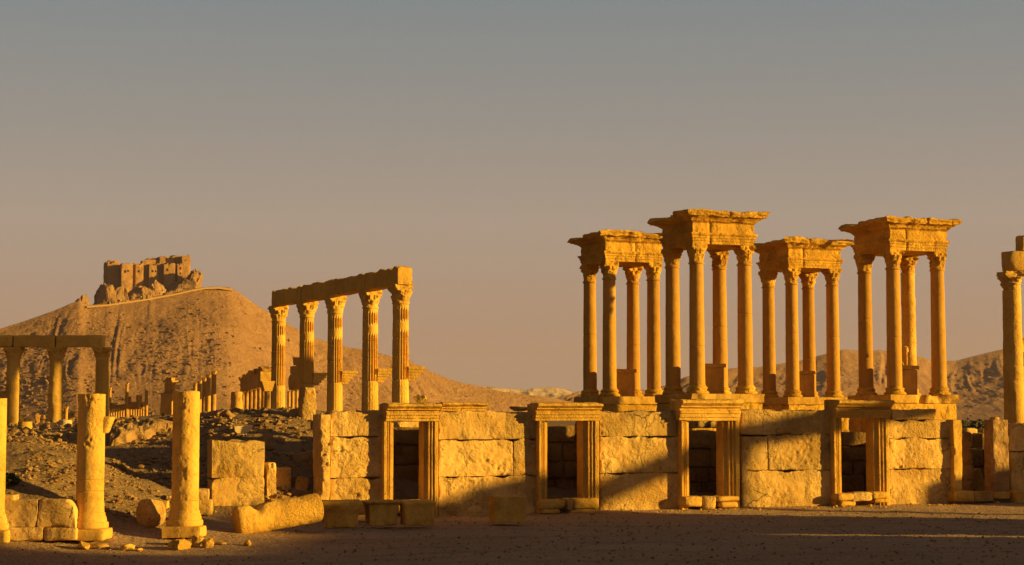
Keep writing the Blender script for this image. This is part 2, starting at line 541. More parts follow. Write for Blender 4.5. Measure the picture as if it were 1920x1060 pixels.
def H(x, y, detail=True):
    x, y = np.atleast_1d(np.asarray(x, float)), np.atleast_1d(np.asarray(y, float))
    shp = x.shape
    x, y = x.ravel(), y.ravel()
    z = np.full(len(x), RW[-3]) + RW[-2] * x + RW[-1] * y
    for (cx, cy, cz), wt in zip(ctrl, RW):
        z += wt * np.sqrt((x - cx) ** 2 + (y - cy) ** 2)
    far = np.maximum(sstep(125, 190, y), np.maximum(sstep(38, 60, np.abs(x)), sstep(24, 16, y)))
    zf = np.where(y > 60, 1.5, 0.0) * sstep(55, 120, y)
    z = z * (1 - far) + zf * far
    if detail:
        p = np.stack([x, y, np.zeros_like(x)], 1)
        rough = .25 + .75 * sstep(.15, .6, z) * (1 - sstep(150, 300, y))
        z = z + rough * (.10 * fbm(p * .5, 4, 3) + .07 * fbm(p * 1.9, 4, 11, .6)) + .02 * fbm(p * 1.3, 3, 21)
        mound = sstep(.5, 1.6, z) * (y < 80)
        z = z + mound * (.16 * np.abs(fbm(p * .9, 4, 41)) - .05)
    return z.reshape(shp)
def h1(x, y): return float(H(x, y)[0])

def polar_grid(angs, ds):
    A, D = np.meshgrid(angs, ds, indexing='ij')
    na, nd = len(angs), len(ds)
    i, j = np.meshgrid(np.arange(na - 1), np.arange(nd - 1), indexing='ij')
    i, j = i.ravel(), j.ravel()
    F = np.stack([i * nd + j, i * nd + j + 1, (i + 1) * nd + j + 1, (i + 1) * nd + j], 1)
    return A, D, F[:, ::-1]
angs = R(1) * np.concatenate([np.linspace(-180, -40, 50, endpoint=False), np.linspace(-40, -18, 60, endpoint=False), np.linspace(-18, 18, 620, endpoint=False), np.linspace(18, 40, 60, endpoint=False), np.linspace(40, 180, 51)])
ds = np.concatenate([np.geomspace(.3, 36, 34, endpoint=False), np.linspace(36, 48, 50, endpoint=False), np.linspace(48, 72, 190, endpoint=False), np.linspace(72, 130, 120, endpoint=False), np.geomspace(130, 16000, 110)])
A, D, F = polar_grid(angs, ds)
X, Y = D * np.sin(A), D * np.cos(A)
Z = H(X, Y)
g = obj('ground', mesh('ground', np.stack([X, Y, Z], -1).reshape(-1, 3), F, sharp=0), GROUND)
tag(g, 'brown gravel ground in front of the ruins rising into a rubble mound', 'ground', kind='structure')

# ------------------------------------------------------------------ hills
def ridge(name, sil, dcrest, depth, dback, mat, label, pxstep=2.5, nr=150, gully=0.0, gpx=26., rough=1.0, power=1.5, seed=0, wob=0.0, tilt=0.0, pxref=280):
    """a ridge: crest line of the given outline, running away from the viewer to the right by tilt, front slope of the given depth"""
    xs = np.array([s[0] for s in sil], float)
    ys = np.array([s[1] for s in sil], float)
    px = np.arange(xs[0], xs[-1] + .1, pxstep)
    yy = np.interp(px, xs, ys)
    k = np.ones(3) / 3
    yy = np.convolve(np.pad(yy, 1, 'edge'), k, 'valid')
    u = (px - 960) / FPX
    dc = dcrest + tilt * (px - pxref) / FPX * dcrest
    dc = dc * (1 + wob * fbm(np.stack([px / 170., 0 * px, 0 * px], 1), 3, seed + 4))
    zc = np.array([at(a, b, d)[2] for a, b, d in zip(px, yy, dc)])
    tt = np.concatenate([np.linspace(0, 1, nr), 1 + np.linspace(.012, 1, nr // 3)])
    Pm, T = np.meshgrid(np.arange(len(px)), tt, indexing='ij')
    DC, ZC, U = dc[Pm], zc[Pm], u[Pm]
    dep = depth * np.clip((zc + 6) / (zc.max() + 6), .25, 1)
    kk = np.hanning(int(150 / pxstep) | 1); kk /= kk.sum(); hw = len(kk) // 2
    zs_ = np.convolve(np.pad(zc, hw, 'edge'), kk, 'valid')
    wt = np.clip(T, 0, 1) ** 5
    ZC = np.where(T <= 1, zs_[Pm] * (1 - wt) + ZC * wt, ZC)
    Dm = np.where(T <= 1, DC - dep[Pm] * (1 - T), DC + (T - 1) * dback)
    f = np.where(T <= 1, .25 * T + .75 * np.clip(T, 0, 1) ** power, np.cos(np.clip(T - 1, 0, 1) * math.pi / 2) ** .8)
    z = -6 + (ZC + 6) * f
    Xm = U * Dm
    env = np.sin(np.clip(T, 0, 1) * math.pi) ** .7 * np.clip(T * 1.2, 0, 1)
    warp = fbm(np.stack([px[Pm].ravel() / 60., T.ravel() * 1.5, 0 * T.ravel()], 1), 3, seed + 9).reshape(Pm.shape)
    if gully:
        fan = (px[Pm] - pxref) / (1 + .55 * (1 - np.clip(T, 0, 1))) / gpx + warp * 1.6
        gz = np.abs(fbm(np.stack([fan.ravel(), T.ravel() * .8, 0 * T.ravel()], 1), 4, seed + 2, .6)).reshape(Pm.shape) * 2.4
        z = z - gully * env * (1 - np.clip(gz, 0, 1.4)) * (.35 + .65 * sstep(.25, .7, T)) * (.6 + .8 * warp)
    pw = np.stack([Xm.ravel(), Dm.ravel(), np.zeros(Xm.size)], 1)
    rr = fbm(pw / 26., 6, seed + 5, .68).reshape(Pm.shape)
    z = z + rough * rr * (.22 + env) * 2.2
    F = polar_grid(np.arange(len(px)), tt)[2]
    o = obj(name, mesh(name, np.stack([Xm, Dm, z], -1).reshape(-1, 3), F, sharp=0), mat)
    tag(o, label, 'hill', kind='structure')
    return px, tt, Xm, Dm, z
sil = [(-420, 700), (-200, 655), (0, 617), (50, 601), (98, 583), (130, 569), (148, 563), (163, 572), (170, 572), (200, 569), (270, 559), (330, 548), (380, 539), (400, 537), (428, 538), (445, 547), (480, 573), (512, 592),
       (545, 611), (590, 634), (640, 649), (700, 659), (730, 667), (770, 678), (810, 698), (855, 715), (900, 725), (950, 736), (1000, 742), (1040, 747), (1090, 758), (1160, 778)]
HD, HTILT = 1400.0, .75
def hilld(px):
    return HD + HTILT * (px - 280) / FPX * HD
HC_ = ridge('castle_hill', sil, HD, 300, 500, HILL, 'bare brown hill rising to the ruined castle', 2.0, 220, 4.0, 34., 1.5, 1.35, 3, 0, HTILT)
sil = [(1000, 775), (1040, 748), (1060, 741), (1090, 733), (1120, 733), (1170, 733), (1210, 731), (1249, 722), (1287, 707), (1330, 698), (1371, 691), (1427, 688), (1459, 683), (1501, 676), (1550, 663), (1580, 655), (1615, 658),
       (1650, 657), (1690, 661), (1727, 670), (1747, 676), (1790, 677), (1815, 671), (1850, 662), (1880, 655), (1920, 646), (2050, 640), (2250, 660), (2450, 720)]
ridge('rocky_hill', sil, 2300, 480, 900, RHILL, 'dark rocky brown hill behind the four column groups', 2.5, 160, 4.0, 34., 1.9, 1.25, 13, 0, .9, 1600)
sil = [(700, 752), (820, 727), (900, 724), (930, 727), (975, 731), (1000, 729), (1035, 726), (1055, 729), (1075, 736), (1110, 738), (1200, 736), (1300, 745), (1420, 760)]
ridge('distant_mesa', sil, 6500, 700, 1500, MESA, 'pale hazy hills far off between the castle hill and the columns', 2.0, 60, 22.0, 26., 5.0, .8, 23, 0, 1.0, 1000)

# track climbing to the castle
pxs = np.linspace(163, 436, 70)
ysl = np.interp(pxs, [163, 200, 270, 330, 360, 385, 410, 436], [575, 572, 562, 551, 544, 540, 539, 543])
Vt = []
for a, b in zip(pxs, ysl):
    Vt += [at(a, b + 2.6, hilld(a) - 9), at(a, b - .6, hilld(a) - 9), at(a, b - .7, hilld(a) + 3), at(a, b + 2.6, hilld(a) + 3)]
Vt = np.array(Vt)
n = len(pxs)
Ft = []
for i in range(n - 1):
    for k in range(4):
        Ft.append([i * 4 + k, i * 4 + (k + 1) % 4, (i + 1) * 4 + (k + 1) % 4, (i + 1) * 4 + k])
o = obj('road', mesh('road', Vt, Ft, [[0, 1, 2, 3], [4 * n - 1, 4 * n - 2, 4 * n - 3, 4 * n - 4]]), TRACK)
tag(o, 'pale track with a retaining bank climbing to the castle', 'road', kind='structure')

# ------------------------------------------------------------------ the castle
CD = 1436.0
MPX = CD / FPX
c0 = at(280, 560, CD)
castle = thing('castle', 'ruined sandstone castle crowning the bare hill', 'castle', c0, R(20))
def zx(X): return (140 + X / 6. - 280) * MPX
def zz(Yz): return (560 - (450 + Yz / 6.)) * MPX
rng = random.Random(5)
def tower(name, X0, X1, top, bot, depth, back=0.0, wins=(), cren=True, seed=0):
    x0, x1 = zx(X0), zx(X1)
    wd = (x1 - x0) / math.cos(R(9))
    z0, z1 = zz(bot) - 9, zz(top)
    v, f, gg = block((wd, depth, z1 - z0), 1.7, .35, .22, .3, seed, .8)
    ctop = v[:, 2] > (z1 - z0) - .5
    v[ctop, 2] -= (1.3 * np.clip(fbm(v[ctop] * np.array([.5, .5, 0]), 2, seed + 8) + .1, 0, 1)) * 2
    parts = [(v, f, gg)]
    if cren:
        k = max(2, int(wd / 3.2))
        for i in range(k):
            if rng.random() < .6:
                b = block((1.7, 1.2, rng.uniform(.8, 1.8)), .6, .15, .08, .7, seed + i)
                parts.append((b[0] + np.array([-wd / 2 + (i + .5) * wd / k, .1, z1 - z0 - .5]), b[1], []))
    V, Fq, G = merge(parts)
    # lay the front edge on the apparent place, sides receding
    me = mesh('castle_' + name, V, Fq, G)
    xm = (x0 + x1) / 2
    t = obj(name, me, CASTLE, castle, (xm * math.cos(R(9)) * 1.0, back - xm * .17, z0))
    for (wx, wz, ww, wh) in wins:
        b = block((ww, .6, wh), .5, .05, .02, 1, 3)
        obj('window', mesh('castle_window', b[0], b[1]), DARK, t, (zx(wx) - xm, -.32, zz(wz) - z0))  # solid dark block, its colour standing in for shade inside the opening
    return t
tower('tower', 392, 524, 222, 545, 26, 10, [(430, 262, 1.0, 1.6), (458, 248, 1.0, 1.2)], True, 1)
tower('tower', 530, 655, 264, 552, 24, 0, [(572, 372, 1.1, 2.0), (605, 360, .9, 1.4)], True, 2)
tower('curtain_wall', 640, 705, 255, 470, 12, 7, (), True, 3)
tower('tower', 692, 780, 258, 452, 22, 4, [(728, 362, 1.2, 1.8)], True, 4)
tower('curtain_wall', 772, 850, 212, 445, 12, 8, (), False, 5)
tower('tower', 842, 948, 258, 460, 20, 4, [(880, 358, 1.2, 1.8), (915, 356, 1, 1.4), (893, 276, 1.4, .7)], False, 6)
tower('keep', 833, 975, 188, 300, 18, 12, [(925, 205, .9, 1.2), (950, 205, .9, 1.2)], True, 7)
tower('curtain_wall', 940, 1010, 246, 450, 12, 8, (), False, 8)
tower('tower', 1002, 1130, 248, 450, 20, 3, [(1044, 345, 1.2, 2.2), (1025, 268, 1, 1.4), (1065, 268, 1, 1.2)], False, 9)
tower('keep', 972, 1135, 166, 300, 20, 12, [(1085, 195, 1, .8), (1050, 192, 1, .8)], True, 10)
tower('curtain_wall', 1128, 1160, 245, 440, 10, 12, (), False, 11)
tower('tower', 1158, 1220, 252, 445, 20, 5, [(1192, 322, 1.2, 2.0), (1180, 268, 1, 1.2), (1192, 372, 1, 1.2)], False, 12)
tower('keep', 1120, 1215, 140, 300, 18, 18, (), False, 14)
tower('keep', 1214, 1312, 156, 352, 20, 8, [(1255, 215, .8, .8)], True, 13)
# crags under it
def crag(name, label, X0, X1, top, bot, back, seed, dd=26):
    w_, h_ = (X1 - X0) / 6. * MPX, (bot - top) / 6. * MPX
    v, f, gg = boulder((w_ * 1.3, dd, h_ * 1.9 + 12), seed, 5, .35, 2.2, .6, .12)
    v[:, 2] -= v[:, 2].max() - h_ * 1.02
    o = obj(name, mesh(name, v, f, gg, 25), CRAG, None, at(140 + (X0 + X1) / 12., 450 + bot / 6., hilld(140 + (X0 + X1) / 12.) + 14 + back), .3)
    return tag(o, label, 'crag', 'crags under the castle')
crag('crag', 'leftmost crag under the castle, below its big left tower', 232, 470, 500, 700, -6, 31, 30)
crag('crag', 'crag in front of the second castle tower', 440, 620, 530, 680, -12, 32, 22)
crag('crag', 'crag between the castle towers and the pale track', 600, 860, 520, 650, -8, 33, 24)
crag('crag', 'shaded crag below the middle castle towers', 800, 1040, 448, 580, -6, 34, 24)
crag('crag', 'broad sunlit crag under the right castle towers', 980, 1430, 420, 560, -7, 35, 30)
crag('crag', 'tall crag against the right end of the castle keep', 1220, 1410, 330, 520, 2, 36, 26)
crag('crag', 'detached crag on the left shoulder of the castle hill', -60, 152, 622, 800, -6, 37, 24)
for X, Yz in ((430, 690), (515, 683), (597, 674), (660, 658), (745, 645), (848, 625), (1010, 592)):
    b = block((1.0, 1.0, 1.3), .5, .2, .1, 1, int(X))
    o = obj('marker_post', mesh('marker_post', b[0], b[1]), WHITE, None, at(140 + X / 6., 450 + Yz / 6. + 1.0, hilld(140 + X / 6.) - 4))
    tag(o, 'small white post along the edge of the castle track', 'post', 'white posts along the castle track')

# boulders lying on the castle hill
px_, tt_, HX, HY, HZ = HC_
rng = np.random.RandomState(8)
parts = []
variants = [boulder((1, 1, .8), s, 1, .3, 1.3, .4, .1) for s in range(6)]
for k in range(5200):
    i = rng.randint(190, 640)
    T = rng.beta(1.5, 2.0)
    j = min(int(T * 218), 216)
    dens = fbm(np.array([[i / 34., T * 5, 0]]), 2, 3)[0]
    if dens < -.12 or (px_[i] > 440 and rng.rand() < .8):
        continue
    s = .6 + 2.5 * rng.rand() ** 3.0
    v, f, gg = variants[k % 6]
    p = rotz(v * s * np.array([rng.uniform(.8, 1.4), 1, rng.uniform(.7, 1.2)]), rng.rand() * 6)
    parts.append((p + np.array([HX[i, j] + rng.uniform(-1, 1), HY[i, j], HZ[i, j] - .15 * s]), f, gg))
V, Fq, G = merge(parts)
o = obj('rubble', mesh('hillside_rubble', V, Fq, G, 30), CRAG)
tag(o, 'loose boulders strewn over the slope of the castle hill', 'boulders', kind='stuff')

# ------------------------------------------------------------------ columns
def bell_capital(rb, h, seed, ruin=.3, flare=1.5, segs=56, rings=30):
    """leafy capital: two tiers of leaves, corner volutes, concave slab on top"""
    t = np.linspace(0, 1, rings)
    prof = np.stack([np.full(rings, rb), t * h], 1)
    def rf(r, T, z):
        u = z / h
        body = rb * (.98 + .28 * np.clip(u, 0, 1) ** 2)
        def leaf(u0, u1, ph, k, a):
            s = np.clip((u - u0) / (u1 - u0), 0, 1.3)
            lift = np.where(s < 1, s ** 1.7, np.clip(1 - (s - 1) * 9, -.1, 1)) * (s > 0)
            m = np.abs(np.cos(k * .5 * (T - ph)))
            return a * lift * m ** .7 * (.85 + .15 * np.cos(k * 3 * (T - ph)))
        r = body + rb * leaf(.0, .40, 0, 8, .26) + rb * leaf(.12, .68, math.pi / 8, 8, .36)
        vol = np.clip(np.cos(2 * (T - math.pi / 4)) ** 2, 0, 1) ** 5
        r = r + rb * .62 * vol * sstep(.55, .84, u) * (u < .87)
        ab = rb * 1.16 / np.maximum(np.abs(np.cos(T)), np.abs(np.sin(T)))
        ab = ab * (1 - .10 * np.cos(2 * T) ** 2) * (flare / 1.5)
        r = np.where(u >= .87, ab, r)
        return r
    V, F, G = lathe(prof, segs, True, 0, 3, seed, rf)
    off = seed * 1.91 % 37
    n = fbm((V + off) * 4.5 / rb * .4, 4, seed, .6)
    rad = V * np.array([1, 1, 0])
    V = V + rad * (n * (.12 + .22 * ruin))[:, None]
    er = np.clip(fbm((V + off) * 1.6, 2, seed + 40), 0, 1) * ruin
    V = V - rad * (er * .5)[:, None]
    return V, F, G
def attic_base(r, h, seed, amp=.012, plinth=True, ruin=0.0):
    zz_ = h * np.array([.0, .02, .10, .20, .27, .30, .36, .44, .52, .56, .62, .70, .78, .82, .92, 1.0])
    rr = r * np.array([1.38, 1.42, 1.47, 1.44, 1.36, 1.30, 1.22, 1.18, 1.20, 1.26, 1.29, 1.27, 1.18, 1.10, 1.04, 1.0])
    V, F, G = lathe(np.stack([rr, zz_], 1), 40, True, amp, 4, seed)
    parts = [(V, F, G)]
    if plinth:
        b = block((r * 2.95, r * 2.95, h * .5), .12, .03, amp, 3, seed + 3, 1.0)
        parts = [(V + np.array([0, 0, h * .48]), F, G), (b[0] + np.array([0, -r * 1.475, 0]), b[1], [])]
    return merge(parts)
def drum_profile(r0, r1, h, nz, joints=(), depth=.02, gap=.025):
    z = np.linspace(0, h, nz)
    zs = list(z)
    for j in joints:
        zs += [j - gap, j - gap * .5, j + gap * .5, j + gap]
    zs = np.array(sorted(zs))
    rr = r0 + (r1 - r0) * (zs / h) ** 1.4
    for j in joints:
        rr = rr - depth * np.exp(-((zs - j) / (gap * .8)) ** 4)
    return np.stack([rr, zs], 1)

# --- the four groups of columns on podiums
TH = R(21)
TA = 3.1
cap_mesh = [mesh('tetra_capital', *bell_capital(.40, 1.02, s, ru, 1.55)) for s, ru in ((1, .35), (2, .55), (3, .25), (4, .8))]
bas_mesh = [mesh('tetra_base', *attic_base(.44, .52, s, am, False)) for s, am in ((1, .012), (2, .06), (3, .015))]
SH = 7.05
def tetra_shaft(seed, jt):
    p = list(map(tuple, drum_profile(.445, .395, SH - .16, 40, (jt,), .022, .035)))
    p += [(.40, SH - .155), (.455, SH - .14), (.465, SH - .08), (.43, SH - .05), (.40, SH - .02), (.40, SH)]
    return mesh('tetra_shaft', *lathe(p, 40, True, .008, 1.6, seed))
sha_mesh = [tetra_shaft(1, 3.5), tetra_shaft(2, 4.1), tetra_shaft(3, 2.9), tetra_shaft(4, 3.7), tetra_shaft(5, 2.2)]
def drumcol(seed):
    p = list(map(tuple, drum_profile(.44, .41, SH - .16, 44, (1.2, 2.7, 4.4, 5.8), .02, .035)))
    p += [(.41, SH - .155), (.44, SH - .14), (.44, SH - .06), (.41, SH - .03), (.41, SH)]
    return mesh('tetra_shaft', *lathe(p, 40, True, .035, 2.2, seed))
drum_mesh = drumcol(9)

def square_loft(prof, n=26, amp=.03, seed=0, ov=None, skew=0):
    """prof rows: half side, z, overhang flag; the square's side broken into blocks where ov(u) < 1"""
    prof = np.asarray(prof, float)
    m = len(prof)
    u = np.linspace(-1, 1, n, endpoint=False)
    per = [(u, np.full(n, -1.0)), (np.full(n, 1.0), u), (-u, np.full(n, 1.0)), (np.full(n, -1.0), -u)]
    sx = np.concatenate([p[0] for p in per])
    sy = np.concatenate([p[1] for p in per])
    k = 4 * n
    V = []
    for (hs, z, fl) in prof:
        kk = ov if (ov is not None and fl > 0) else np.ones(k)
        base = prof[0, 0] if fl > 0 else 0
        hh = base + (hs - base) * kk if fl > 0 else np.full(k, hs)
        dz = 0
        V.append(np.stack([sx * hh, sy * hh, np.full(k, z)], 1))
    V = np.concatenate(V)
    off = seed * 3.3 % 71
    V = V + vdisp(V + off, amp, 1.5, seed, 4)
    a, b = np.meshgrid(np.arange(m - 1), np.arange(k), indexing='ij')
    a, b = a.ravel(), b.ravel()
    b2 = (b + 1) % k
    F = np.stack([a * k + b, a * k + b2, (a + 1) * k + b2, (a + 1) * k + b], 1)
    G = [list(range(k))[::-1], [(m - 1) * k + i for i in range(k)]]
    return V, F, G

def cornice_curve(n, spec):
    """spec: per side (front, right, back, left) a list of blocks (end, overhang, height)"""
    O, Hh = [], []
    for side in spec:
        last = None
        for i in range(n):
            q = (i + .5) / n
            for c, (e, ov, hz_) in enumerate(side):
                if q <= e:
                    jn = last is not None and last != c
                    O.append(ov * (.80 if jn else 1))
                    Hh.append(hz_ * (.82 if jn else 1))
                    last = c
                    break
    return np.array(O), np.array(Hh)
FULL = [(.45, 1, 1), (1, .98, .95)]
def tetra(label, px, d, seed, column_labels, zb=4.70, broken=None, pedestal=1.75, erode=0.0, statue=False, drum=None):
    x = gx(px, d)
    t = thing('column_group', label, 'monument', (x, d, 0), TH, 'four groups of four columns under square canopies')
    zg = h1(x, d) - .4
    # podium
    rg = random.Random(seed)
    b = block((4.55, 4.55, 4.20 - zg), .2, .12, .07, 1.6, seed, 1.2, .06)
    pod = obj('podium', mesh('podium', b[0] + np.array([0, -2.275, zg]), b[1]), TETRA, t)
    # slab courses round the top
    h = zb - 4.20
    b = block((4.75, 4.75, h), .16, .05, .02, 2.0, seed + 1, 1.0)
    v = b[0] + np.array([0, -2.375, 4.202])
    if erode:
        e = np.clip(fbm(v * .9 + seed, 2, seed + 4) - .05, 0, 1) * erode
        v[:, 0] *= 1 - .4 * e
        v[:, 1] *= 1 - .4 * e
    obj('platform_slab', mesh('platform_slab', v, b[1]), TRIM, pod)
    k = 0
    for ix, iy in ((-1, -1), (1, -1), (-1, 1), (1, 1)):
        cx, cy = ix * TA / 2, iy * TA / 2
        ce = bpy.data.objects.new('column', None)
        COL.objects.link(ce)
        ce.parent = t
        ce.location = (cx, cy, zb)
        ce.empty_display_size = .2
        er = rg.random() < .5 + erode
        obj('column_base', bas_mesh[1 if er else 0], TETRA, ce, (0, 0, 0), rg.choice([0, 1.2, 2.5]))
        sm = drum_mesh if drum == (ix, iy) else sha_mesh[(k * 2 + seed) % 5]
        obj('shaft', sm, GRANITE if sm is not drum_mesh else SHAFT, ce, (0, 0, .50), rg.random() * 6)
        obj('capital', cap_mesh[(k + seed) % 4], TETRA, ce, (0, 0, .50 + SH - .01), rg.choice([0, math.pi / 2, math.pi]))
        k += 1
    zt = zb + .5 + SH + 1.0
    body = 1.96
    prof = [(body, 0, 0), (body, .09, 0), (body, .17, 0), (body + .045, .18, 0), (body + .045, .27, 0), (body + .045, .34, 0), (body + .09, .35, 0), (body + .09, .46, 0), (body + .16, .52, 0), (body + .19, .60, 0),
            (body + .19, .64, 0), (body + .01, .66, 0), (body + .01, .75, 0), (body + .03, .88, 0), (body + .03, 1.0, 0), (body + .01, 1.12, 0), (body + .01, 1.20, 0), (body + .10, 1.27, 0)]
    V, F, G = square_loft(prof, 36, .014 + .022 * erode, seed)
    jx = np.exp(-((V[:, 0] - (-.9 + .5 * (seed % 3))) / .06) ** 2) * (V[:, 1] < -1.5) + np.exp(-((V[:, 1] - .4) / .06) ** 2) * (V[:, 0] < -1.5)
    V[:, :2] *= (1 - .035 * jx)[:, None]
    ent = obj('entablature', mesh('entablature', V + np.array([0, 0, zt]), F, G), TETRA, t)
    ov, hzz = cornice_curve(44, broken)
    c0_ = body + .06
    top = .62
    prof = [(c0_, 0, 1), (c0_ + .10, .06, 1), (c0_ + .13, .12, 1), (c0_ + .28, .20, 1), (c0_ + .34, .26, 1), (c0_ + .52, .31, 1), (c0_ + .56, .42, 1), (c0_ + .62, .46, 1), (c0_ + .66, .56, 1), (c0_ + .60, top, 1),
            (c0_ + .4, top + .04, 1), (c0_ * .55, top + .02, 1)]
    V, F, G = square_loft(prof, 44, .07, seed + 6, ov)
    V[:, 2] *= np.tile(hzz, len(prof))
    V[:, 2] += .13 * fbm(V * 2.0, 4, seed + 8, .6) * (V[:, 2] > .3)
    V[:, :2] *= (1 - .035 * np.clip(fbm(V * 1.6, 3, seed + 9), -.2, 1) * (V[:, 2] > .15))[:, None]
    obj('cornice', mesh('cornice', V + np.array([0, 0, zt + 1.272]), F, G), TETRA, ent)
    # pedestal in the middle
    p = thing('statue_pedestal', column_labels, 'pedestal', (x, d, zb), TH, 'statue pedestals between the columns')
    b1 = block((1.35, 1.2, pedestal - .22), .14, .03, .012, 2, seed + 11, .6)
    b2 = block((1.52, 1.36, .24), .1, .05, .02, 2, seed + 12, 1.5)
    obj('block', mesh('pedestal_block', b1[0] + np.array([0, -.6, 0]), b1[1]), TRIM, p)
    obj('top_slab', mesh('pedestal_top', b2[0] + np.array([0, -.68, pedestal - .218]), b2[1]), TRIM, p)
    return t
tetra('back left group of four columns, farthest left of the four canopies', 1166, 114.3, 11, 'dark pedestal standing inside the back left column group', broken=[[(.60, 1, 1.0), (.84, .62, .80), (1, .5, .72)], FULL, FULL, [(.45, 1.0, .62), (1, 1, .92)]])
tetra('front left group of four columns, tallest in the photo, under a wide square canopy', 1330, 103.0, 24, 'dark pedestal inside the tallest column group', broken=[[(.52, 1, 1.0), (1, 1.0, .93)], FULL, FULL, [(.55, 1.0, .62), (.62, .9, .8), (1, 1, 1.05)]], erode=.35)
tetra('back right group of four columns between the two taller groups', 1503, 118.9, 33, 'dark pedestal inside the column group between the taller two', broken=[[(.36, 1, 1.08), (.66, .72, .98), (1, 1.0, .78)], FULL, FULL, [(.5, 1.0, .66), (1, 1, .85)]])
tetra('front right group of four columns with a crumbling podium corner and a statue inside', 1693, 106.8, 42, 'pedestal inside the right column group that carries the broken statue', broken=[[(.55, .97, 1.05), (1, 1, .98)], FULL, FULL, [(.42, 1.0, .74), (1, .98, .98)]], erode=.8, drum=(1, 1))

# broken statue on the right pedestal
st = thing('statue', 'broken statue with bare legs standing on the right pedestal', 'statue', tuple(at(1697, 690, 106.8)), 0)
V, F, G = lathe([(.08, 0), (.055, .12), (.065, .35), (.09, .55), (.075, .72), (.10, .9), (.12, 1.0)], 14, True, .02, 5, 3)
V[:, 0] += -.04 * V[:, 2]
leg1 = (V + np.array([.10, 0, 0]), F, G)
V, F, G = lathe([(.08, 0), (.06, .12), (.08, .3), (.06, .42)], 14, True, .02, 5, 4)
V[:, 0] += -.35 * V[:, 2]
obj('leg', mesh('statue_leg', *leg1), TRIM, st)
obj('leg', mesh('statue_leg', V + np.array([-.06, .02, 0]), F, G), TRIM, st)
b = boulder((.46, .36, .48), 6, 3, .25, 1.6)
obj('torso', mesh('statue_torso', b[0] + np.array([0.0, 0, .92]), b[1], b[2]), TRIM, st)

# ------------------------------------------------------------------ the fluted colonnade
A5 = at(751, 785, 75)[:2]
A1 = at(522, 785, 88.9)[:2]
frac = []
dirv = (A1 - A5)
LEN = float(np.linalg.norm(dirv))
dirv = dirv / LEN
ang = math.atan2(dirv[1], dirv[0])
fl = thing('colonnade', 'five fluted columns with leafy capitals carrying a heavy stone beam', 'colonnade', (A5[0], A5[1], 0), ang)   # local x runs back along the row
ztop = HC + 250 * 75 / FPX
zlow = 2.6
def flute(r, T, z):
    k = 20
    c = np.abs(np.sin(k * T / 2))
    top, mid0, mid1, low = ztop - .95, ztop - 1.95, ztop - 1.50, ztop - 4.0
    d = .060 * (c ** .6)
    on = ((z < top) & ~((z > mid0) & (z < mid1)) & (z > low)).astype(float)
    lowd = .010 * (z <= low)
    return r - d * on - lowd * c
def fluted(seed):
    js = (ztop - 4.0, ztop - 3.0, ztop - 1.95 - .3)
    p = drum_profile(.375, .335, ztop - .82 - 1.0, 60, [j - 1.0 for j in js], .02, .03)
    p[:, 1] += 1.0
    p = list(map(tuple, p)) + [(.34, ztop - .815), (.37, ztop - .80), (.37, ztop - .76), (.34, ztop - .75)]
    return mesh('fluted_shaft', *lathe(p, 160, True, .014, 2.2, seed, flute), sharp=50)
flm = [fluted(2), fluted(7)]
fcap = [mesh('corinthian_capital', *bell_capital(.35, .80, s, .22, 1.5, 64, 34)) for s in (12, 15, 19)]
offs = []
for px in (751, 694, 628, 575, 522):
    # distance along the row whose place in the photo is px
    lo, hi = -1.0, LEN + 1
    for _ in range(40):
        mid = (lo + hi) / 2
        q = A5 + dirv * mid
        if 960 + FPX * q[0] / q[1] > px: lo = mid
        else: hi = mid
    offs.append(mid)
rg = random.Random(4)
def bracket(s, seed):
    """stepped console that once carried a statue"""
    parts = []
    for k in range(5):
        wd = .28 + .10 * k
        b = block((.62 - .03 * (4 - k) * 2, wd, .115), .1, .015, .006, 3, seed + k, .6)
        parts.append((b[0] * s + np.array([0, 0, k * .112 * s]), b[1], []))
    return merge(parts)
for i, ofx in enumerate(offs):
    ce = bpy.data.objects.new('column', None)
    COL.objects.link(ce)
    ce.parent = fl
    ce.location = (ofx, 0, 0)
    obj('shaft', flm[i % 2], SHAFT, ce, (0, 0, 0), rg.random() * 6)
    obj('capital', fcap[i % 3], SHAFT, ce, (0, 0, ztop - .79), math.pi / 2 * i)
    if i < 4:
        br = bracket(1.1, 30 + i)
        me = mesh('bracket', rotz(br[0] + np.array([0, .28, 0]), -ang + R(-72) + 0), br[1])
        obj('bracket', me, SHAFT, ce, (0, 0, HC + 70 * 75 / FPX))
prev = -.45
for i in range(4):
    nx = offs[i + 1] if i < 3 else offs[4] + .25
    if i == 0: nx = offs[1] - .1
    b = block((nx - prev - .03, .66, .74), .11, .05, .035, 2.2, 60 + i, 1.6, .03)
    v = b[0] + np.array([(nx + prev) / 2, -.33, ztop + .012 + .01 * (i % 2)])
    v[:, 2] += (v[:, 2] > ztop + .6) * .11 * fbm(v * np.array([2.6, .3, .3]), 4, 70 + i) - .02
    obj('architrave', mesh('architrave', v, b[1]), SHAFT, fl)
    prev = nx

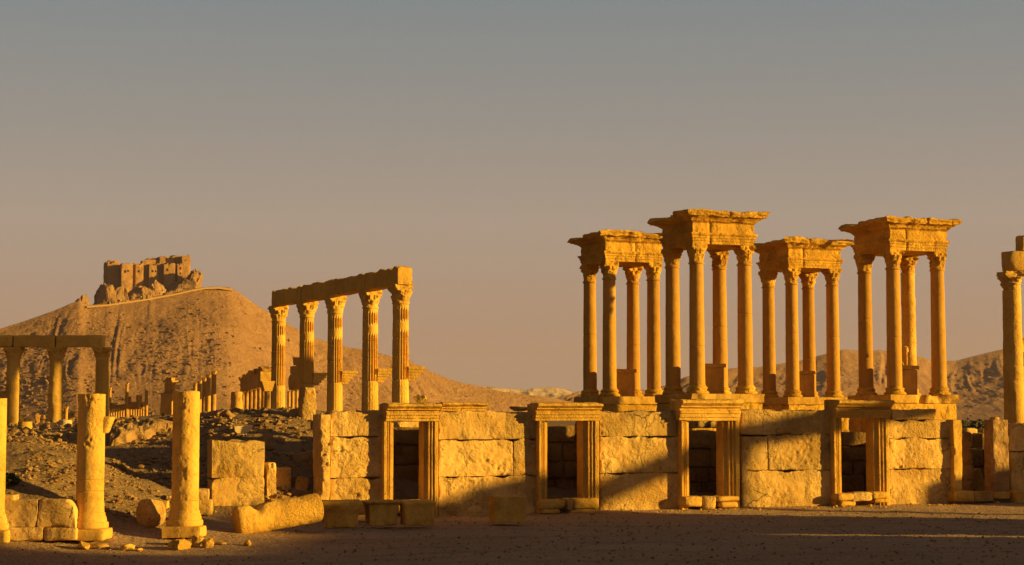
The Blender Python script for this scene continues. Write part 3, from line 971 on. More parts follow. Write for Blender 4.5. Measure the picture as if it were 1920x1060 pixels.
# ------------------------------------------------------------------ the plain colonnade far left
DL = 109.0
zt_ = at(100, 652, DL)[2]
lc = thing('colonnade', 'three plain columns with a straight beam far left below the castle', 'colonnade', (at(107, 785, DL)[0], DL, 0), 0)
zl0 = 2.0
lcap = [mesh('plain_capital', *bell_capital(.42, .74, s, .55, 1.62)) for s in (21, 22, 23)]
def lshaft(seed):
    p = drum_profile(.46, .385, zt_ - .72 - zl0, 50, (1.1, 2.0, 3.6), .02, .03)
    return mesh('plain_shaft', *lathe(p, 36, True, .035, 1.8, seed))
xs_l = [at(p, 700, DL)[0] - at(107, 785, DL)[0] for p in (-60, 25, 105, 192)]
for i, xx in enumerate(xs_l):
    ce = bpy.data.objects.new('column', None)
    COL.objects.link(ce)
    ce.parent = lc
    ce.location = (xx, 0, zl0)
    obj('shaft', lshaft(40 + i), SHAFT, ce)
    obj('capital', lcap[i % 3], SHAFT, ce, (0, 0, zt_ - .73 - zl0))
    if i == 1:
        b = bracket(1.25, 50)
        obj('bracket', mesh('bracket', rotz(b[0] + np.array([0, .25, 0]), R(65)), b[1]), SHAFT, ce, (0, 0, at(20, 754, DL)[2] - zl0))
for i in range(3):
    a, b_2 = xs_l[i] + (.05 if i else -.3), xs_l[i + 1] + (.02 if i < 2 else .12)
    b = block((b_2 - a - .04, .8, .74), .14, .05, .03, 1.8, 80 + i, 1.6)
    obj('architrave', mesh('architrave', b[0] + np.array([(a + b_2) / 2, -.4, zt_ + .012]), b[1]), SHAFT, lc)

# ------------------------------------------------------------------ column at the right edge
DR = 80.0
zr = at(1895, 510, DR)[2]
rc = thing('colonnade', 'tall drum column carrying a broken beam at the right edge', 'colonnade', (at(1901, 785, DR)[0] + .02, DR, 0), R(10))
ce = bpy.data.objects.new('column', None); COL.objects.link(ce); ce.parent = rc
p = drum_profile(.47, .40, zr - 1.0 - .85, 60, (1.6, 4.0, 4.7, 6.6), .02, .03)
obj('shaft', mesh('drum_shaft', *lathe(p, 40, True, .03, 1.8, 91)), SHAFT, ce, (0, 0, 1.0))
obj('capital', mesh('worn_capital', *bell_capital(.40, .88, 92, .8, 1.5)), SHAFT, ce, (0, 0, zr - .88))
b = bracket(1.15, 93)
obj('bracket', mesh('bracket', rotz(b[0] + np.array([0, .33, 0]), R(-75)), b[1]), SHAFT, ce, (0, 0, at(1915, 660, DR)[2]))
b = block((4.2, .85, .92), .14, .06, .04, 1.8, 94, 1.6)
obj('architrave', mesh('architrave', b[0] + np.array([1.86, -.42, zr + .012]), b[1]), SHAFT, rc)
b = block((3.6, .75, .72), .14, .06, .04, 1.8, 95, 1.6)
obj('frieze_block', mesh('frieze_block', b[0] + np.array([2.22, -.38, zr + .945]), b[1]), SHAFT, rc)
ce = bpy.data.objects.new('column', None); COL.objects.link(ce); ce.parent = rc; ce.location = (3.6, 0, 0)
obj('shaft', mesh('drum_shaft', *lathe(p, 40, True, .03, 1.8, 96)), SHAFT, ce, (0, 0, 1.0))
obj('capital', mesh('worn_capital', *bell_capital(.40, .88, 97, .6, 1.5)), SHAFT, ce, (0, 0, zr - .88))

# ------------------------------------------------------------------ the row of shop fronts
TW = R(22.2)
W0 = np.array([gx(830, 60.2), 60.2])
E1 = np.array([math.cos(TW), math.sin(TW)])
E2 = np.array([-math.sin(TW), math.cos(TW)])
def s_of(px, off=0.0):
    u = (px - 960) / FPX
    o = W0 + E2 * off
    return (u * o[1] - o[0]) / (E1[0] - u * E1[1])
def z_of(px, py, off=0.0):
    q = W0 + E1 * s_of(px, off) + E2 * off
    return at(px, py, q[1])[2]
def wpt(s, off=0.0, z=0.0):
    q = W0 + E1 * s + E2 * off
    return np.array([q[0], q[1], z])
seedc = [200]
def nseed():
    seedc[0] += 1
    return seedc[0]
def wall_panel(label, courses, px0, px1, group='ashlar wall panels between the doorways', thick=.75):
    """courses: list of (y bottom, y top, [joints px...], (px0,px1) or None) in photo pixels"""
    s0 = s_of((px0 + px1) / 2)
    t = thing('ashlar_wall', label, 'wall', wpt(s0), TW, group)
    for c in courses:
        yb, yt, joints = c[:3]
        a, b = c[3] if len(c) > 3 and c[3] else (px0, px1)
        mid = (px0 + px1) / 2
        z0 = -.15 if yb is None else z_of(mid, yb)
        z1 = z_of(mid, yt)
        edges = [a] + list(joints) + [b]
        for e0, e1 in zip(edges[:-1], edges[1:]):
            sd = nseed()
            sa, sb = s_of(e0), s_of(e1)
            rough = c[4] if len(c) > 4 else .06
            bl = block((sb - sa - .010, thick, z1 - z0 - .006), .045, .022, .009, 3, sd, 3.2, rough * random.Random(sd + 1).uniform(.7, 1.35))
            v = bl[0] + np.array([(sa + sb) / 2 - s0, random.Random(sd).uniform(-.02, .02), z0])
            if c is courses[-1] or len(c) > 3:
                tz = v[:, 2] > z1 - .10
                v[tz, 2] += .10 * fbm(v[tz] * np.array([2.2, 1, 0]) + sd, 4, sd, .6) - .02
            obj('stone_block', mesh('stone_block', v, bl[1]), WALL, t)
    return t
wall_panel('free-standing square wall stump of two stones left of the shop fronts', [(None, 896, [], None, .07), (896, 825, [], None, .07)], 400, 499)
wall_panel('leftmost wall panel, between the rough upright slab and the first doorway', [(None, 896, [], None, .07), (896, 818, [], None, .07), (818, 771, [], None, .03)], 621, 723)
wall_panel('wide wall panel between the first and second doorways, topped by carved blocks', [(None, 893, [], None, .08), (893, 824, [963], None, .07), (824, 770, [], None, .035)], 823, 1008)
wall_panel('wall panel between the second and third doorways, crossed by a slanting shadow', [(None, 887, [], None, .07), (887, 818, [], None, .08), (818, 770, [], (1124, 1268), .07)], 1124, 1276)
wall_panel('wall panel between the third and fourth doorways, with a split middle course', [(None, 882, [], None, .06), (882, 815, [1438], None, .035), (815, 768, [], None, .07)], 1388, 1562)
wall_panel('wall panel right of the fourth doorway with a broken top corner', [(None, 879, [], None, .06), (879, 822, [], None, .065), (822, 787.5, [], None, .05), (787.2, 767, [], (1672, 1754), .05)], 1664, 1783)
wall_panel('rightmost wall panel, cut off by the right edge', [(None, 846, [], None, .05), (846, 793, [], None, .04)], 1890, 2010)
wall_panel('wall panel beyond the right edge', [(None, 846, [], None, .05), (846, 800, [2075], None, .04)], 2030, 2160)

def lintel_profile(h, out):
    # (y, z): outward is -y
    return [(.45, 0), (-out, 0), (-out, .16 * h), (-out - .05, .165 * h), (-out - .05, .34 * h), (-out - .10, .345 * h), (-out - .10, .46 * h), (-out - .02, .52 * h), (-out - .03, .60 * h),
            (-out - .16, .64 * h), (-out - .16, .71 * h), (-out - .24, .78 * h), (-out - .30, .84 * h), (-out - .30, .98 * h), (-out - .1, 1.02 * h), (.45, 1.0 * h)]
def jamb_profile(wd, dp, out, flip):
    # (x, y): opening on the +x side unless flipped
    pr = [(0, dp), (0, -out), (.05 * wd, -out - .02), (.26 * wd, -out - .02), (.30 * wd, -out + .03), (.38 * wd, -out + .05), (.40 * wd, -out + .02), (.47 * wd, -out + .02), (.50 * wd, -out + .09), (.60 * wd, -out + .09), (.62 * wd, -out + .05), (.70 * wd, -out + .05), (.73 * wd, -out + .14), (wd, -out + .15), (wd, dp)]
    if flip:
        pr = [(wd - x, y) for x, y in pr][::-1]
    return pr
def doorway(label, lint, ytop, ybot, lj, rj, ysill, sills, sd, chip=.12):
    out_ = .30
    mid = (lint[0] + lint[1]) / 2
    s0 = s_of(mid, -out_)
    t = thing('stone_doorway', label, 'doorway', wpt(s0), TW, 'carved stone doorways of the shop fronts')
    sa, sb = s_of(lint[0] + 14, -out_ - .2), s_of(lint[1], -out_ - .2)
    z0, z1 = z_of(mid, ybot, -out_), z_of(mid, ytop, -out_)
    V, F, G = sweep(lintel_profile(z1 - z0, out_), sb - sa, .07, .04, .008, 4.5, sd, 'x', chip)
    V[:, 2] += (V[:, 2] > (z1 - z0) * .93) * .05 * fbm(V * 3, 3, sd + 5)
    obj('lintel', mesh('lintel', V + np.array([sa - s0, 0, z0]), F, G, 35), TRIM, t)
    zs = z_of(mid, ysill, -.1)
    for (j0, j1), flip in ((lj, False), (rj, True)):
        ja, jb = s_of(j0, -out_), s_of(j1, -out_)
        V, F, G = sweep(jamb_profile(jb - ja, .42, out_ - .05, flip), z0 - .008 + .3, .09, .04, .007, 4.5, sd + (7 if flip else 3), 'z', chip * .6)
        obj('jamb', mesh('jamb', V + np.array([ja - s0, 0, -.3]), F, G, 35), TRIM, t)
    for k, (a, b, yt, yb) in enumerate(sills):
        xa, xb = s_of(a, -.45), s_of(b, -.45)
        za, zb = z_of(mid, yb, -.45), z_of(mid, yt, -.45)
        bl = block((xb - xa - .02, .62, zb - za), .07, .10, .03, 3, sd + 20 + k, .8, .02)
        obj('sill_stone', mesh('sill_stone', bl[0] + np.array([(xa + xb) / 2 - s0, -.52, za]), bl[1]), TRIM if k != 1 else WALL, t)
    # threshold masonry below the opening
    xa, xb = s_of(lj[1], 0), s_of(rj[0], 0)
    bl = block((xb - xa + .3, .5, max(.25, zs)), .1, .06, .03, 3, sd + 31, 1)
    obj('threshold', mesh('threshold', bl[0] + np.array([(xa + xb) / 2 - s0, -.02, -.12]), bl[1]), DARKWALL, t)
    return t
doorway('first doorway from the left, cracked lintel, stone blocks lying in front', (714, 827), 757, 790, (721, 742), (799, 823), 938, [(742, 800, 938, 965)], 310)
doorway('second doorway, crisp lintel and hill visible through the opening', (994, 1129), 756, 789, (1011, 1030), (1097, 1123), 935, [(1012, 1062, 936, 954), (1063, 1073, 935, 957), (1074, 1122, 935, 956), (1015, 1050, 954, 963), (1066, 1120, 956, 965)], 340, .06)
doorway('third doorway, battered lintel under the tallest column group', (1264, 1391), 750, 789, (1277, 1295), (1359, 1386), 932, [(1279, 1314, 931, 951), (1315, 1340, 931, 956), (1341, 1384, 931, 941), (1346, 1380, 941, 953)], 370, .18)
doorway('fourth doorway, shaded lintel and orange broken masonry inside', (1556, 1673), 751, 784, (1562, 1580), (1641, 1666), 923, [(1564, 1598, 925, 939), (1593, 1632, 923, 940), (1630, 1664, 923, 936), (1572, 1600, 939, 948), (1634, 1660, 936, 944)], 400, .10)

# standing jambs of the last, roofless opening
def standing(name, label, a, b, yt, yb, sd, off=-.25, dp=.55, mat=TRIM, rough=.04, cat='slab', group=None, chip=1.5, taper=0):
    s0 = s_of((a + b) / 2, off)
    z1 = z_of((a + b) / 2, yt, off)
    zb = -.15 if yb is None else z_of((a + b) / 2, yb, off)
    bl = block((s_of(b, off) - s_of(a, off), dp, z1 - zb), .07, .04, .03, 2.4, sd, chip, rough, taper)
    o = obj(name, mesh(name, bl[0], bl[1]), mat, None, wpt(s0, off, zb), TW)
    return tag(o, label, cat, group)
standing('door_jamb_stone', 'thin sunlit upright stone, left side of the roofless right opening', 1785, 1801, 787, None, 430, -.25, .6, TRIM, .03, 'jamb')
standing('door_jamb_stone', 'worn dark upright stone, right side of the roofless right opening', 1859, 1888, 787, None, 431, -.25, .6, RUBBLE, .06, 'jamb')
standing('sill_boulder', 'left rounded sill stone of the roofless right opening', 1787, 1822, 922, 943, 432, -.5, .6, TRIM, .05, 'stone', chip=2.5)
standing('sill_boulder', 'pitted middle sill stone of the roofless right opening', 1823, 1857, 922, 939, 433, -.5, .6, WALL, .08, 'stone', chip=2.5)
standing('sill_boulder', 'flat right sill stone of the roofless right opening', 1858, 1889, 922, 935, 434, -.5, .6, TRIM, .03, 'stone')
standing('stone_block', 'small block at the foot of the rightmost wall panel', 1901, 1945, 920, 945, 435, -.8, .7, TRIM, .04, 'stone block')
standing('upright_slab', 'tall thin rough slab standing at the left end of the shop fronts', 603, 621, 778, None, 436, -.12, .95, WALL, .10, 'slab', chip=2)

# cornice blocks on top of the wide panel
def topblock(label, a, b, yt, yb, sd):
    s0 = s_of(a, -.1)
    z0 = z_of((a + b) / 2, yb, -.1)
    z1 = z_of((a + b) / 2, yt, -.1)
    h = z1 - z0
    pr = [(.5, 0), (-.02, 0), (-.02, .25 * h), (-.07, .3 * h), (-.07, .5 * h), (-.15, .6 * h), (-.22, .75 * h), (-.22, .95 * h), (-.05, 1.0 * h), (.5, .97 * h)]
    V, F, G = sweep(pr, s_of(b, -.1) - s0, .08, .05, .022, 3.5, sd, 'x', .25)
    o = obj('cornice_block', mesh('cornice_block', V, F, G, 35), TRIM, None, wpt(s0, 0, z0 + .004), TW)
    return tag(o, label, 'carved block', 'carved blocks on the wide wall panel')
topblock('carved cornice block on the wall top, beside the first lintel', 829, 866, 755, 771.5, 440)
topblock('carved cornice block on the wall top, second from the first lintel', 868, 913, 755, 771, 441)

# back walls of the shops, and cross walls added to keep them dark
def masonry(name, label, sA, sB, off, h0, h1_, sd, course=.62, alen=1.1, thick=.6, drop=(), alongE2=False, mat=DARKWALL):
    """coursed rubble wall of separate stones; runs along the shop row or across it"""
    rg = random.Random(sd)
    t = thing(name, label, 'wall', wpt(sA, off), TW + (math.pi / 2 if alongE2 else 0), 'back walls of the shops')
    L = sB - sA
    z, k = -.3, 0
    parts = []
    while z < max(h0, h1_) - .2:
        hh = course * rg.uniform(.85, 1.15)
        x = -rg.uniform(0, .5) if k % 2 else 0
        x = max(x, 0)
        first = True
        while x < L - .05:
            ln = alen * rg.uniform(.6, 1.5)
            if first and k % 2: ln *= .5
            first = False
            ln = min(ln, L - x)
            top = h0 + (h1_ - h0) * (x + ln / 2) / L
            dropped = any(a < x + ln / 2 < b and z + hh * .6 > zz0 for a, b, zz0 in drop)
            if z + hh * .5 < top and not dropped and ln > .12:
                b = block((ln - .03, thick * rg.uniform(.9, 1.05), hh - .025), .16, .07, .035, 2.0, sd * 13 + k * 17 + int(x * 10), 1.2, .05)
                parts.append((b[0] + np.array([x + ln / 2, rg.uniform(-.05, .05), z]), b[1], []))
            x += ln
        z += hh
        k += 1
    hm = min(h0, h1_) - .25
    if not drop:
        b = block((L - .1, thick * .5, hm + .3), .5, .02, .01, 1, sd)
        parts.append((b[0] + np.array([L / 2, thick * .25, -.3]), b[1], []))
    V, F, G = merge(parts)
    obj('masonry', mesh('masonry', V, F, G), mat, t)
    return t
OFF = 3.4
sx = [s_of(p, OFF) for p in (650, 905, 1180, 1460, 1735, 1990)]
d4 = (s_of(1618, OFF), s_of(1650, OFF))
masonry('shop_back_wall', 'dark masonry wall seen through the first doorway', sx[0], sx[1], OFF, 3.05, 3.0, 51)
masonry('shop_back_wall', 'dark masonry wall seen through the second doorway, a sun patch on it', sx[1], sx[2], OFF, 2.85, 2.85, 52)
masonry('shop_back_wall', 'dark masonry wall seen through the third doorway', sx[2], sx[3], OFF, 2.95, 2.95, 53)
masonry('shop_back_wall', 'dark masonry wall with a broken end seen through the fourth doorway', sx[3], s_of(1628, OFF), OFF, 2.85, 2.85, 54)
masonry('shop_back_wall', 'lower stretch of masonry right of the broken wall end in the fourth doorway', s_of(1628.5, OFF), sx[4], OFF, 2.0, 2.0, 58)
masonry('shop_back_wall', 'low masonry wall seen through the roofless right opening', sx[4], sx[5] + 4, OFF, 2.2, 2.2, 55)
for k, sxx in list(enumerate(sx[:5]))[1:]:
    masonry('shop_cross_wall', ['cross wall joining the leftmost wall panel to its back wall', 'cross wall behind the wide wall panel', 'cross wall behind the panel with the slanting shadow',
            'cross wall behind the panel with a split middle course', 'cross wall behind the panel with a broken top corner'][k], .80, OFF - .1, 0, 2.9 if k else 2.4, 2.9 if k else 2.6, 61 + k, alongE2=True).location = [float(v) for v in wpt(sxx + .3, .80)]
# sunlit stonework seen through doors
def standing2(name, label, a, b, yt, yb, d, sd, mat=TRIM, dp=.7, rough=.05, cat='stone', rz=None, lump=0, group=None):
    p0, p1 = at(a, yb, d), at(b, yt, d)
    bl = block((p1[0] - p0[0], dp, p1[2] - p0[2]), .08, .06, .04, 2.2, sd, 1.6, rough, 0, lump)
    o = obj(name, mesh(name, bl[0], bl[1]), mat, None, ((p0[0] + p1[0]) / 2, d, p0[2]), TW if rz is None else rz)
    return tag(o, label, cat, group)
standing2('ledge_stone', 'long sunlit ledge stone seen under the third lintel', 1306, 1330, 790, 803, 70.5, 450, WALL, .8)
standing2('ledge_stone', 'short sunlit ledge stone seen under the third lintel, right of the long one', 1331, 1361, 790, 803, 70.6, 451, WALL, .8)
standing2('broken_masonry', 'orange lump of broken masonry inside the fourth doorway', 1612, 1636, 811, 850, 71.6, 452, WALL, .5, .25, 'masonry', None, .15)
standing2('pier_stone', 'bright pier of two stones seen at the left of the fourth doorway', 1577, 1591, 782, 812, 100.5, 453, TETRA, 1.0)
standing2('rough_ledge', 'crumbling sunlit ledge seen under the first lintel', 744, 799, 791, 803, 63.8, 454, WALL, .8, .2)
standing2('hanging_stone', 'small dark stone left standing at the top right inside the second doorway', 1087, 1098, 790, 808, 66.6, 455, DARKWALL, .5)
standing2('gatepost_stone', 'narrow pale stone behind the left jamb of the roofless opening', 1800, 1809, 803, 838, 73.5, 456, TRIM, .4)
standing2('back_block', 'block with a sunlit top inside the roofless opening', 1812, 1838, 803, 842, 76.5, 457, WALL, .9)
standing2('back_block', 'dark block right of the sunlit-topped one inside the roofless opening', 1840, 1866, 812, 842, 76.0, 458, DARKWALL, .9)
standing2('round_stone', 'small round stone lying above the dark blocks in the roofless opening', 1843, 1858, 804, 814, 79, 459, WALL, .7, .05, 'stone', None, .3)
standing2('white_post', 'tiny white post on the far plain seen through the fourth doorway', 1605.5, 1608.5, 796, 810, 150, 460, WHITE, .14, 0, 'post')
standing2('knob_stone', 'little knob of stone showing above the worn dark upright stone', 1864, 1876, 781, 792, 90, 461, TRIM, .5, .02, 'stone', None, .3)
b = block((.62, .45, 1.05), .08, .05, .02, 2.5, 462, 1.2)
V = roty(b[0], R(-22))
o = obj('leaning_block', mesh('leaning_block', V, b[1]), TRIM, None, wpt(s_of(1838, 1.9), 1.9, .25), TW)
tag(o, 'pale block leaning inside the roofless right opening', 'stone block')
# small bump on wide panel and tiny relic above first lintel
def rest(name, label, px, py, d, dims, sd, mat=RUBBLE, rz=0.0, sub=4, cat='stone', group=None, amp=.22, sink=0.0, z=None):
    q = at(px, py, d)
    b = boulder(dims, sd, sub, amp)
    o = obj(name, mesh(name, b[0], b[1], b[2], 35), mat, None, (q[0], q[1], (q[2] if z is None else z) - sink), rz)
    return tag(o, label, cat, group)
rest('rough_stone', 'rough lump on the top right corner of the wide wall panel', 975, 771, 62.2, (1.0, .6, .22), 470, WALL, TW)
rest('capital_fragment', 'small carved fragment behind the first lintel', 787, 757, 66.0, (.52, .45, .36), 471, TRIM, .3)

# ------------------------------------------------------------------ the two foreground columns and the one cut by the left edge
def fcol(label, px, d, ytop, rw, seed, zg=0.0, joint=None, brk=None, gouge=False, ztop_=None):
    q = at(px, 1000, d)
    t = thing('broken_column', label, 'column', (q[0], d, zg), 0, 'headless columns in front of the mound')
    r = rw * d / FPX / 2
    ht = at(px, ytop, d)[2] - zg
    bh = .98
    V, F, G = lathe(np.array([(1.28, 0), (1.35, .02), (1.37, .06), (1.36, .14), (1.33, .17), (1.24, .175), (1.235, .24), (1.20, .30), (1.14, .35), (1.125, .36), (1.125, .41), (1.10, .43), (1.05, .435), (1.035, .55), (1.03, .68), (1.0, .70)]) * np.array([r, 1]), 56, True, .014, 3, seed)
    pl = block((r * 2.85, r * 2.85, .32), .09, .04, .02, 3, seed + 1, 1.4)
    ba = obj('base', mesh('column_base', *merge([(V + np.array([0, 0, .315]), F, G), (pl[0] + np.array([0, -r * 1.425, 0]), pl[1], [])])), SHAFT, t)
    js = [] if joint is None else joint
    p = drum_profile(r, r * .985, ht - 1.012, 90, js, .02, .018)
    def gf(rr, T, z):
        if gouge:
            m = np.exp(-((np.mod(T + math.pi / 2 + .12 + math.pi, 2 * math.pi) - math.pi) / .40) ** 4) * sstep(1.25, 1.0, z)
            rr = rr - .032 * m
        return rr
    V, F, G = lathe(p, 120, True, .004, 1.6, seed + 2, gf)
    n = fbm(V * 4.6 + seed, 5, seed + 6, .66) + .35 * fbm(V * 1.5 + seed, 2, seed + 16)
    rad = V * np.array([1, 1, 0]) / r
    V -= rad * (np.clip(n - .12, 0, .5) * .085)[:, None]
    if gouge:
        V += vdisp(V, .035, 6, seed + 8, 3) * ((V[:, 2] < 1.3) & (V[:, 1] < 0))[:, None] * .8
    top = V[:, 2] > ht - 1.012 - .03
    V[top, 2] += .03 * fbm(V[top] * 3, 2, seed)
    obj('shaft', mesh('column_shaft', V, F, G), SHAFT, t, (0, 0, 1.014))
    if brk:
        a, b, y0, y1 = brk
        p0, p1 = at(a, y1, d), at(b, y0, d)
        bl = block((p1[0] - p0[0] + .2, .5, p1[2] - p0[2]), .06, .04, .015, 3, seed + 9, 1.2, .02)
        v = bl[0].copy()
        v[:, 0] -= (v[:, 0] > 0) * (1 - v[:, 2] / (p1[2] - p0[2])) * .18
        obj('bracket', mesh('bracket', v, bl[1]), SHAFT, t, ((p0[0] + p1[0]) / 2 - .1 - q[0], -.12, p0[2] - zg))
    return t
fcol('left of the two headless columns, smooth, with a stone bracket on its right side', 167.5, 48.7, 739, 51, 501, 0, [.32, .62], (190, 213, 781, 813))
fcol('right of the two headless columns, with a deep gouge near its foot', 346, 49.8, 734, 50, 511, 0.0, None, None, True)
fcol('column shaft cut off by the left edge of the photo', -18, 48.0, 748, 50, 521, 0.0, None)

# ------------------------------------------------------------------ loose stones and blocks in front
def flare_block(label, a, b, yt, yb, d, sd, rz, neck=.16, lip=.24, tt=.0):
    p0, p1 = at(a, yb, d), at(b, yt, d)
    wd, ht = (p1[0] - p0[0]) / max(.6, math.cos(rz) + .25 * abs(math.sin(rz))), p1[2] - p0[2]
    bl = block((wd, wd * .8, ht), .06, .05, .02, 3, sd, 1.3, .02)
    v = bl[0]
    u = v[:, 2] / ht
    k = 1 - neck * (1 - sstep(1 - lip * 1.6, 1 - lip * .5, u)) - .06 * (1 - u)
    v[:, 0] *= k
    v[:, 1] = (v[:, 1] - wd * .4) * k + wd * .4
    v[:, 2] += v[:, 0] * tt
    o = obj('capital_block', mesh('capital_block', v, bl[1]), TRIM, None, ((p0[0] + p1[0]) / 2, d, max(-.02, p0[2])), rz)
    return tag(o, label, 'carved block', 'carved blocks lying before the first doorway')
flare_block('carved block with a ragged flared top, leftmost of the three before the first doorway', 604, 684, 940, 990, 53.8, 531, .25, .20, .32)
flare_block('carved block with a thin slab-like lip, middle of the three before the first doorway', 680, 765, 940, 987, 54.2, 532, .30, .30, .10)
flare_block('carved block with a smooth moulded top, rightmost of the three before the first doorway', 754, 823, 940, 986, 54.4, 533, .30, .10, .16)
def cube_block(label, a, b, yt, yb, d, sd, rz=.2, mat=TRIM, dp=None, lump=.0, name='stone_block', rough=.03, tilt=0, chip=2.2, r=.025, taper=0, group=None):
    p0, p1 = at(a, yb, d), at(b, yt, d)
    wd, ht = p1[0] - p0[0], p1[2] - p0[2]
    bl = block((wd, dp or wd * .8, ht), .055, r, .025, 2.6, sd, chip, rough, taper, lump)
    V = roty(bl[0], tilt) if tilt else bl[0]
    o = obj(name, mesh(name, V, bl[1]), mat, None, ((p0[0] + p1[0]) / 2, d, p0[2]), rz)
    return tag(o, label, 'stone block', group)
cube_block('rough cubic block alone on the gravel between the first and second doorways', 929, 987, 932, 980, 55.8, 534, .28, TRIM, .85)
cube_block('long low stone lying behind the three carved blocks', 545, 722, 942, 966, 57.0, 535, .12, TRIM, .6, chip=2)
# fallen drum
V, F, G = lathe([(.30, 0), (.40, .03), (.43, .08)] + [(.43, z) for z in np.linspace(.15, 2.5, 40)] + [(.41, 2.56), (.33, 2.6)], 56, True, .015, 2.4, 541)
not_ = np.exp(-((V[:, 2] - .62) / .13) ** 2) * np.clip(V[:, 1], 0, 1)
V[:, 1] -= not_ * .34
V[:, 1] -= .07 * np.clip(fbm(V * 2.2, 3, 542), 0, 1) * (V[:, 1] > .1)
V = V @ np.array([[0, 0, 1], [0, 0, 0], [0, 0, 0]]).T * 0 + np.stack([V[:, 2] - 1.3, V[:, 0], V[:, 1]], 1)     # laid along x, its former +y now up
V = roty(V, R(-8))
q = at(520, 975, 51.8)
o = obj('fallen_drum', mesh('fallen_drum', V, F, G), TRIM, None, (q[0], 51.9, .52), R(26))
tag(o, 'fallen column shaft with a notch, lying slanted on the gravel', 'column drum')
b = boulder((1.02, .95, 1.05), 551, 5, .10, .9, .3, .03)
V = b[0] * np.array([.88, .9, .93]); V[:, 0] *= 1 - .12 * V[:, 2]
o = obj('boulder', mesh('boulder', V, b[1], b[2], 35), WALL, None, (at(282, 999, 50.6)[0], 50.6, h1(at(282, 999, 50.6)[0], 50.6) - .05), .5)
tag(o, 'upright boulder with one sunlit face between the two headless columns', 'boulder')
cube_block('pale flat slab behind the upright boulder', 256, 313, 940, 966, 53.0, 552, .05, TRIM, .5)
cube_block('squared block on edge behind the gouged column, lower of two', 366, 398, 938, 966, 54.0, 553, .1, WALL, .7)
cube_block('rounded block stacked on a squared block behind the gouged column', 366, 392, 917, 938.5, 54.0, 554, .1, WALL, .6, .15)
# low wall at bottom left
zb = 0
cube_block('left lower foundation stone of the low wall at the left edge', -40, 80, 989, 1014, 48.0, 561, .0, WALL, .8, rough=.07)
cube_block('right lower foundation stone of the low wall beside the left column', 81, 143, 991, 1014, 48.0, 562, .0, WALL, .8, rough=.05)
p0, p1 = at(-60, 989.5, 48.02), at(70, 935, 48.02)
cube_block('left upper stone of the low wall, long and smooth faced', -60, 70, 938, 989.3, 48.02, 563, .0, WALL, .7, rough=.03, chip=1.0, r=.03)
cube_block('small jagged stone sitting on the low wall at the left edge', 2, 27, 928, 939, 48.1, 566, .0, WALL, .5, rough=.05, chip=2.5)
bl = block(((141 - 71) * 48.02 / FPX, .7, at(100, 937, 48.02)[2] - at(100, 990.5, 48.02)[2]), .05, .05, .02, 2.6, 564, 1.4, .04)
v = bl[0]
wd = (141 - 71) * 48.02 / FPX
cut = np.clip((v[:, 0] / (wd / 2) - .45) / .55, 0, 1) ** 2 * .30
v[:, 2] -= cut * np.clip(v[:, 2] / .8, 0, 1)
o = obj('stone_block', mesh('stone_block', v, bl[1]), WALL, None, ((at(71, 960, 48.02)[0] + at(141, 960, 48.02)[0]) / 2, 48.02, at(100, 990.5, 48.02)[2]), 0)
tag(o, 'right upper stone of the low wall, its top corner rounded off', 'stone block')
# stones by the columns
small = [('angular shaded stone against the foot of the gouged column', 338, 1008, 48.0, (.75, .45, .34), 571), ('rough stone wedged right of the gouged column base', 372, 1006, 48.5, (.50, .4, .36), 572),
         ('round stone right of the gouged column base', 393, 1008, 48.4, (.34, .34, .30), 573), ('flat stone on the gravel near the fallen shaft', 418, 1003, 49.0, (.36, .3, .12), 574),
         ('small round stone at the tip of the fallen shaft', 468, 1003, 49.0, (.24, .22, .22), 575), ('sunlit stone cluster lump left of the gouged column', 246, 1012, 47.8, (.56, .4, .20), 576),
         ('small stone at the end of the sunlit lump', 264, 1012, 47.7, (.26, .22, .13), 577), ('craggy stone at the foot of the left column', 160, 1012, 47.8, (.42, .3, .26), 578),
         ('flat stone right of the left column plinth', 192, 1012, 47.9, (.55, .34, .18), 579)]
for lb, px, py, d, dm, sd in small:
    x = gx(px, d)
    b = boulder(dm, sd, 4, .3, 1.3, .5, .09)
    o = obj('loose_stone', mesh('loose_stone', b[0], b[1], b[2], 30), TRIM, None, (x, d, h1(x, d) - .03), sd * .7)
    tag(o, lb, 'stone', 'loose stones at the feet of the columns')
# slabs leaning right of the stump
cube_block('thin rough slab standing against the square wall stump', 500, 519, 868, 958, 58.2, 581, TW, WALL, .5, rough=.10, chip=2.2)
cube_block('smooth sunlit upright block between two leaning slabs', 514, 549, 878, 944, 58.9, 582, TW, WALL, .5, rough=.02, taper=.12)
cube_block('tilted half-shaded block right of the smooth upright block', 548, 572, 893, 938, 59.2, 583, TW, WALL, .6, rough=.04, tilt=.22)
cube_block('low stone at the foot of the leaning slabs', 505, 560, 935, 958, 58.0, 584, .2, TRIM, .6, chip=2)
cube_block('big slanted slab lying in the shade left of the rough upright slab', 556, 606, 848, 881, 60.9, 585, .2, RUBBLE, .9, tilt=-.25, chip=2)
